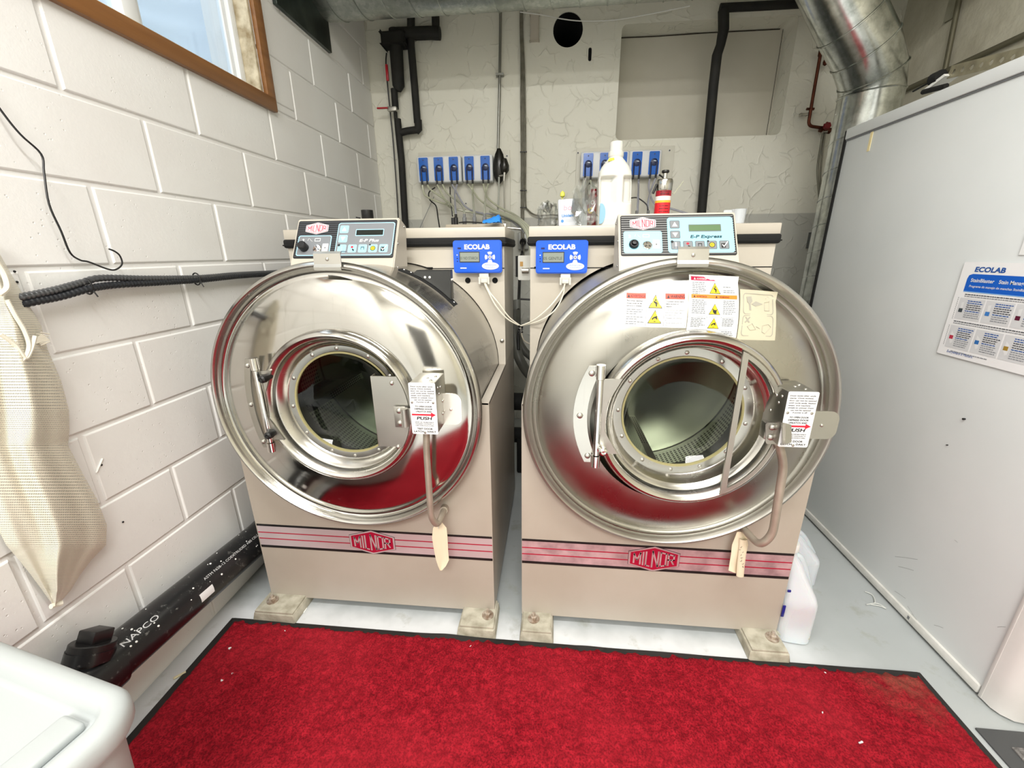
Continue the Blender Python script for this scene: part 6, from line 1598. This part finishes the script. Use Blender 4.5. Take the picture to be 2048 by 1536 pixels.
g.tube(smooth([aY(1034, 600, 1.2), aY(1036, 670, 1.15), aY(1048, 700, 1.1), aY(1070, 720, 1.1)], 8), .022, 14)
tag(g.build('drain_hose', varied('grey_rubber_hose', '#6f706a', '#55564f', 8, .45), loc=aY(1040, 720, 1.0)), 'two thick grey hoses curving behind the gap between the washers', 'hose')
g = G(); g.tube([aY(1040, 598, 1.5), aY(1075, 600, 1.5)], .006, 8); tag(g.build('black_cable', BLK, loc=aY(1060, 598, 1.5)), 'short black cable crossing level in the gap between the washers', 'cable')
g = G()
a = aY(1045, 790, .95); b = aY(1046, 870, .95)
g.tube([(.93, .95, a.z-.04), (1.30, .95, a.z-.04)], .05, 20); g.tube([(.93, .95, b.z), (1.30, .95, b.z)], .045, 20); g.box((1.0, .90, .0), (1.14, 1.02, b.z-.0), .01)
tag(g.build('drain_valve', BLKM, loc=(1.07, .95, 0)), 'black drain valve and pipes low in the gap between the washers', 'valve')

# ================================================================== HANG TAGS ON THE LOCK CONDUITS
def hang_tag(rowsP, y0, label, marks=None, col='#e9dcc0'):
    g = G(); rows = []
    for i, (py, l_, r_) in enumerate(rowsP):
        rows.append([aY(l_+(r_-l_)*k/5, py, y0+.004*math.sin(k*1.3+i*.9)+.002*i*.3) for k in range(6)])
    g.grid(rows); rows2 = [[p+Vector((0, .0008, 0)) for p in r] for r in rows]; g.grid(rows2)
    o = tag(g.build('paper_tag', mat('manila_tag', col, .7), loc=rows[0][2], sharp=60), label, 'tag')
    return o, rows
o, r_ = hang_tag([(1045, 876, 884), (1056, 866, 893), (1075, 864, 895), (1100, 868, 896), (1120, 872, 898), (1132, 876, 892), (1141, 880, 884)], -.20, 'torn blank manila tag hanging from the conduit of the left washer')
g = G(); p = r_[1][2]; g.tube([p+Vector((.0, -.001, .0)), p+Vector((.002, -.002, .014)), p+Vector((.004, .012, .02))], .0012, 5); g.build('tag_string', PRW, o)
o, r_ = hang_tag([(1064, 1474, 1484), (1075, 1470, 1494), (1090, 1464, 1496), (1110, 1462, 1492), (1128, 1459, 1490), (1141, 1457, 1487), (1146, 1470, 1486)], -.165, 'rolled manila tag with black handwriting hanging from the conduit of the right washer')
g = G()
rows = []
for (py, c_) in ((1078, 1487), (1100, 1485), (1125, 1482), (1152, 1480)):
    p = aY(c_, py, -.172); rows.append([p+Vector((.011*math.cos(a), .006*math.sin(a), 0)) for a in np.linspace(0, 2*PI, 14, endpoint=False)])
g.grid(rows, closev=True); R2 = g.build('tag_roll', mat('manila_tag', '#e9dcc0', .7), o)
g = G(); rs = random.Random(3)
for k in range(8):
    p = aY(1482+rs.uniform(-2, 3), 1095+k*5.5, -.179); g.tube([p, p+Vector((rs.uniform(-.004, .005), 0, rs.uniform(-.004, .003))), p+Vector((rs.uniform(.0, .006), 0, rs.uniform(.002, .006)))], .0005, 4)
g.build('handwriting', PRK, o)

for names, grp in ((('washing_machine',), 'pair of front-loading washers'), (('dosing_controller',), 'blue dosing controllers on the washers'), (('pump_panel',), 'pump panels on the back wall'),
                   (('bleach_jug',), 'jugs on the floor beside the right washer'), (('ivory_cable',), 'ivory controller wires'), (('paper_tag',), 'manila tags on the washers'),
                   (('armoured_cable',), 'cables along the block wall'), (('plastic_bag',), 'clear plastic bags on the right washer'), (('wall_hole',), 'nail holes in the block wall')):
    for o in bpy.data.objects:
        if o.parent is None and o.name.split('.')[0] in names: o['group'] = grp
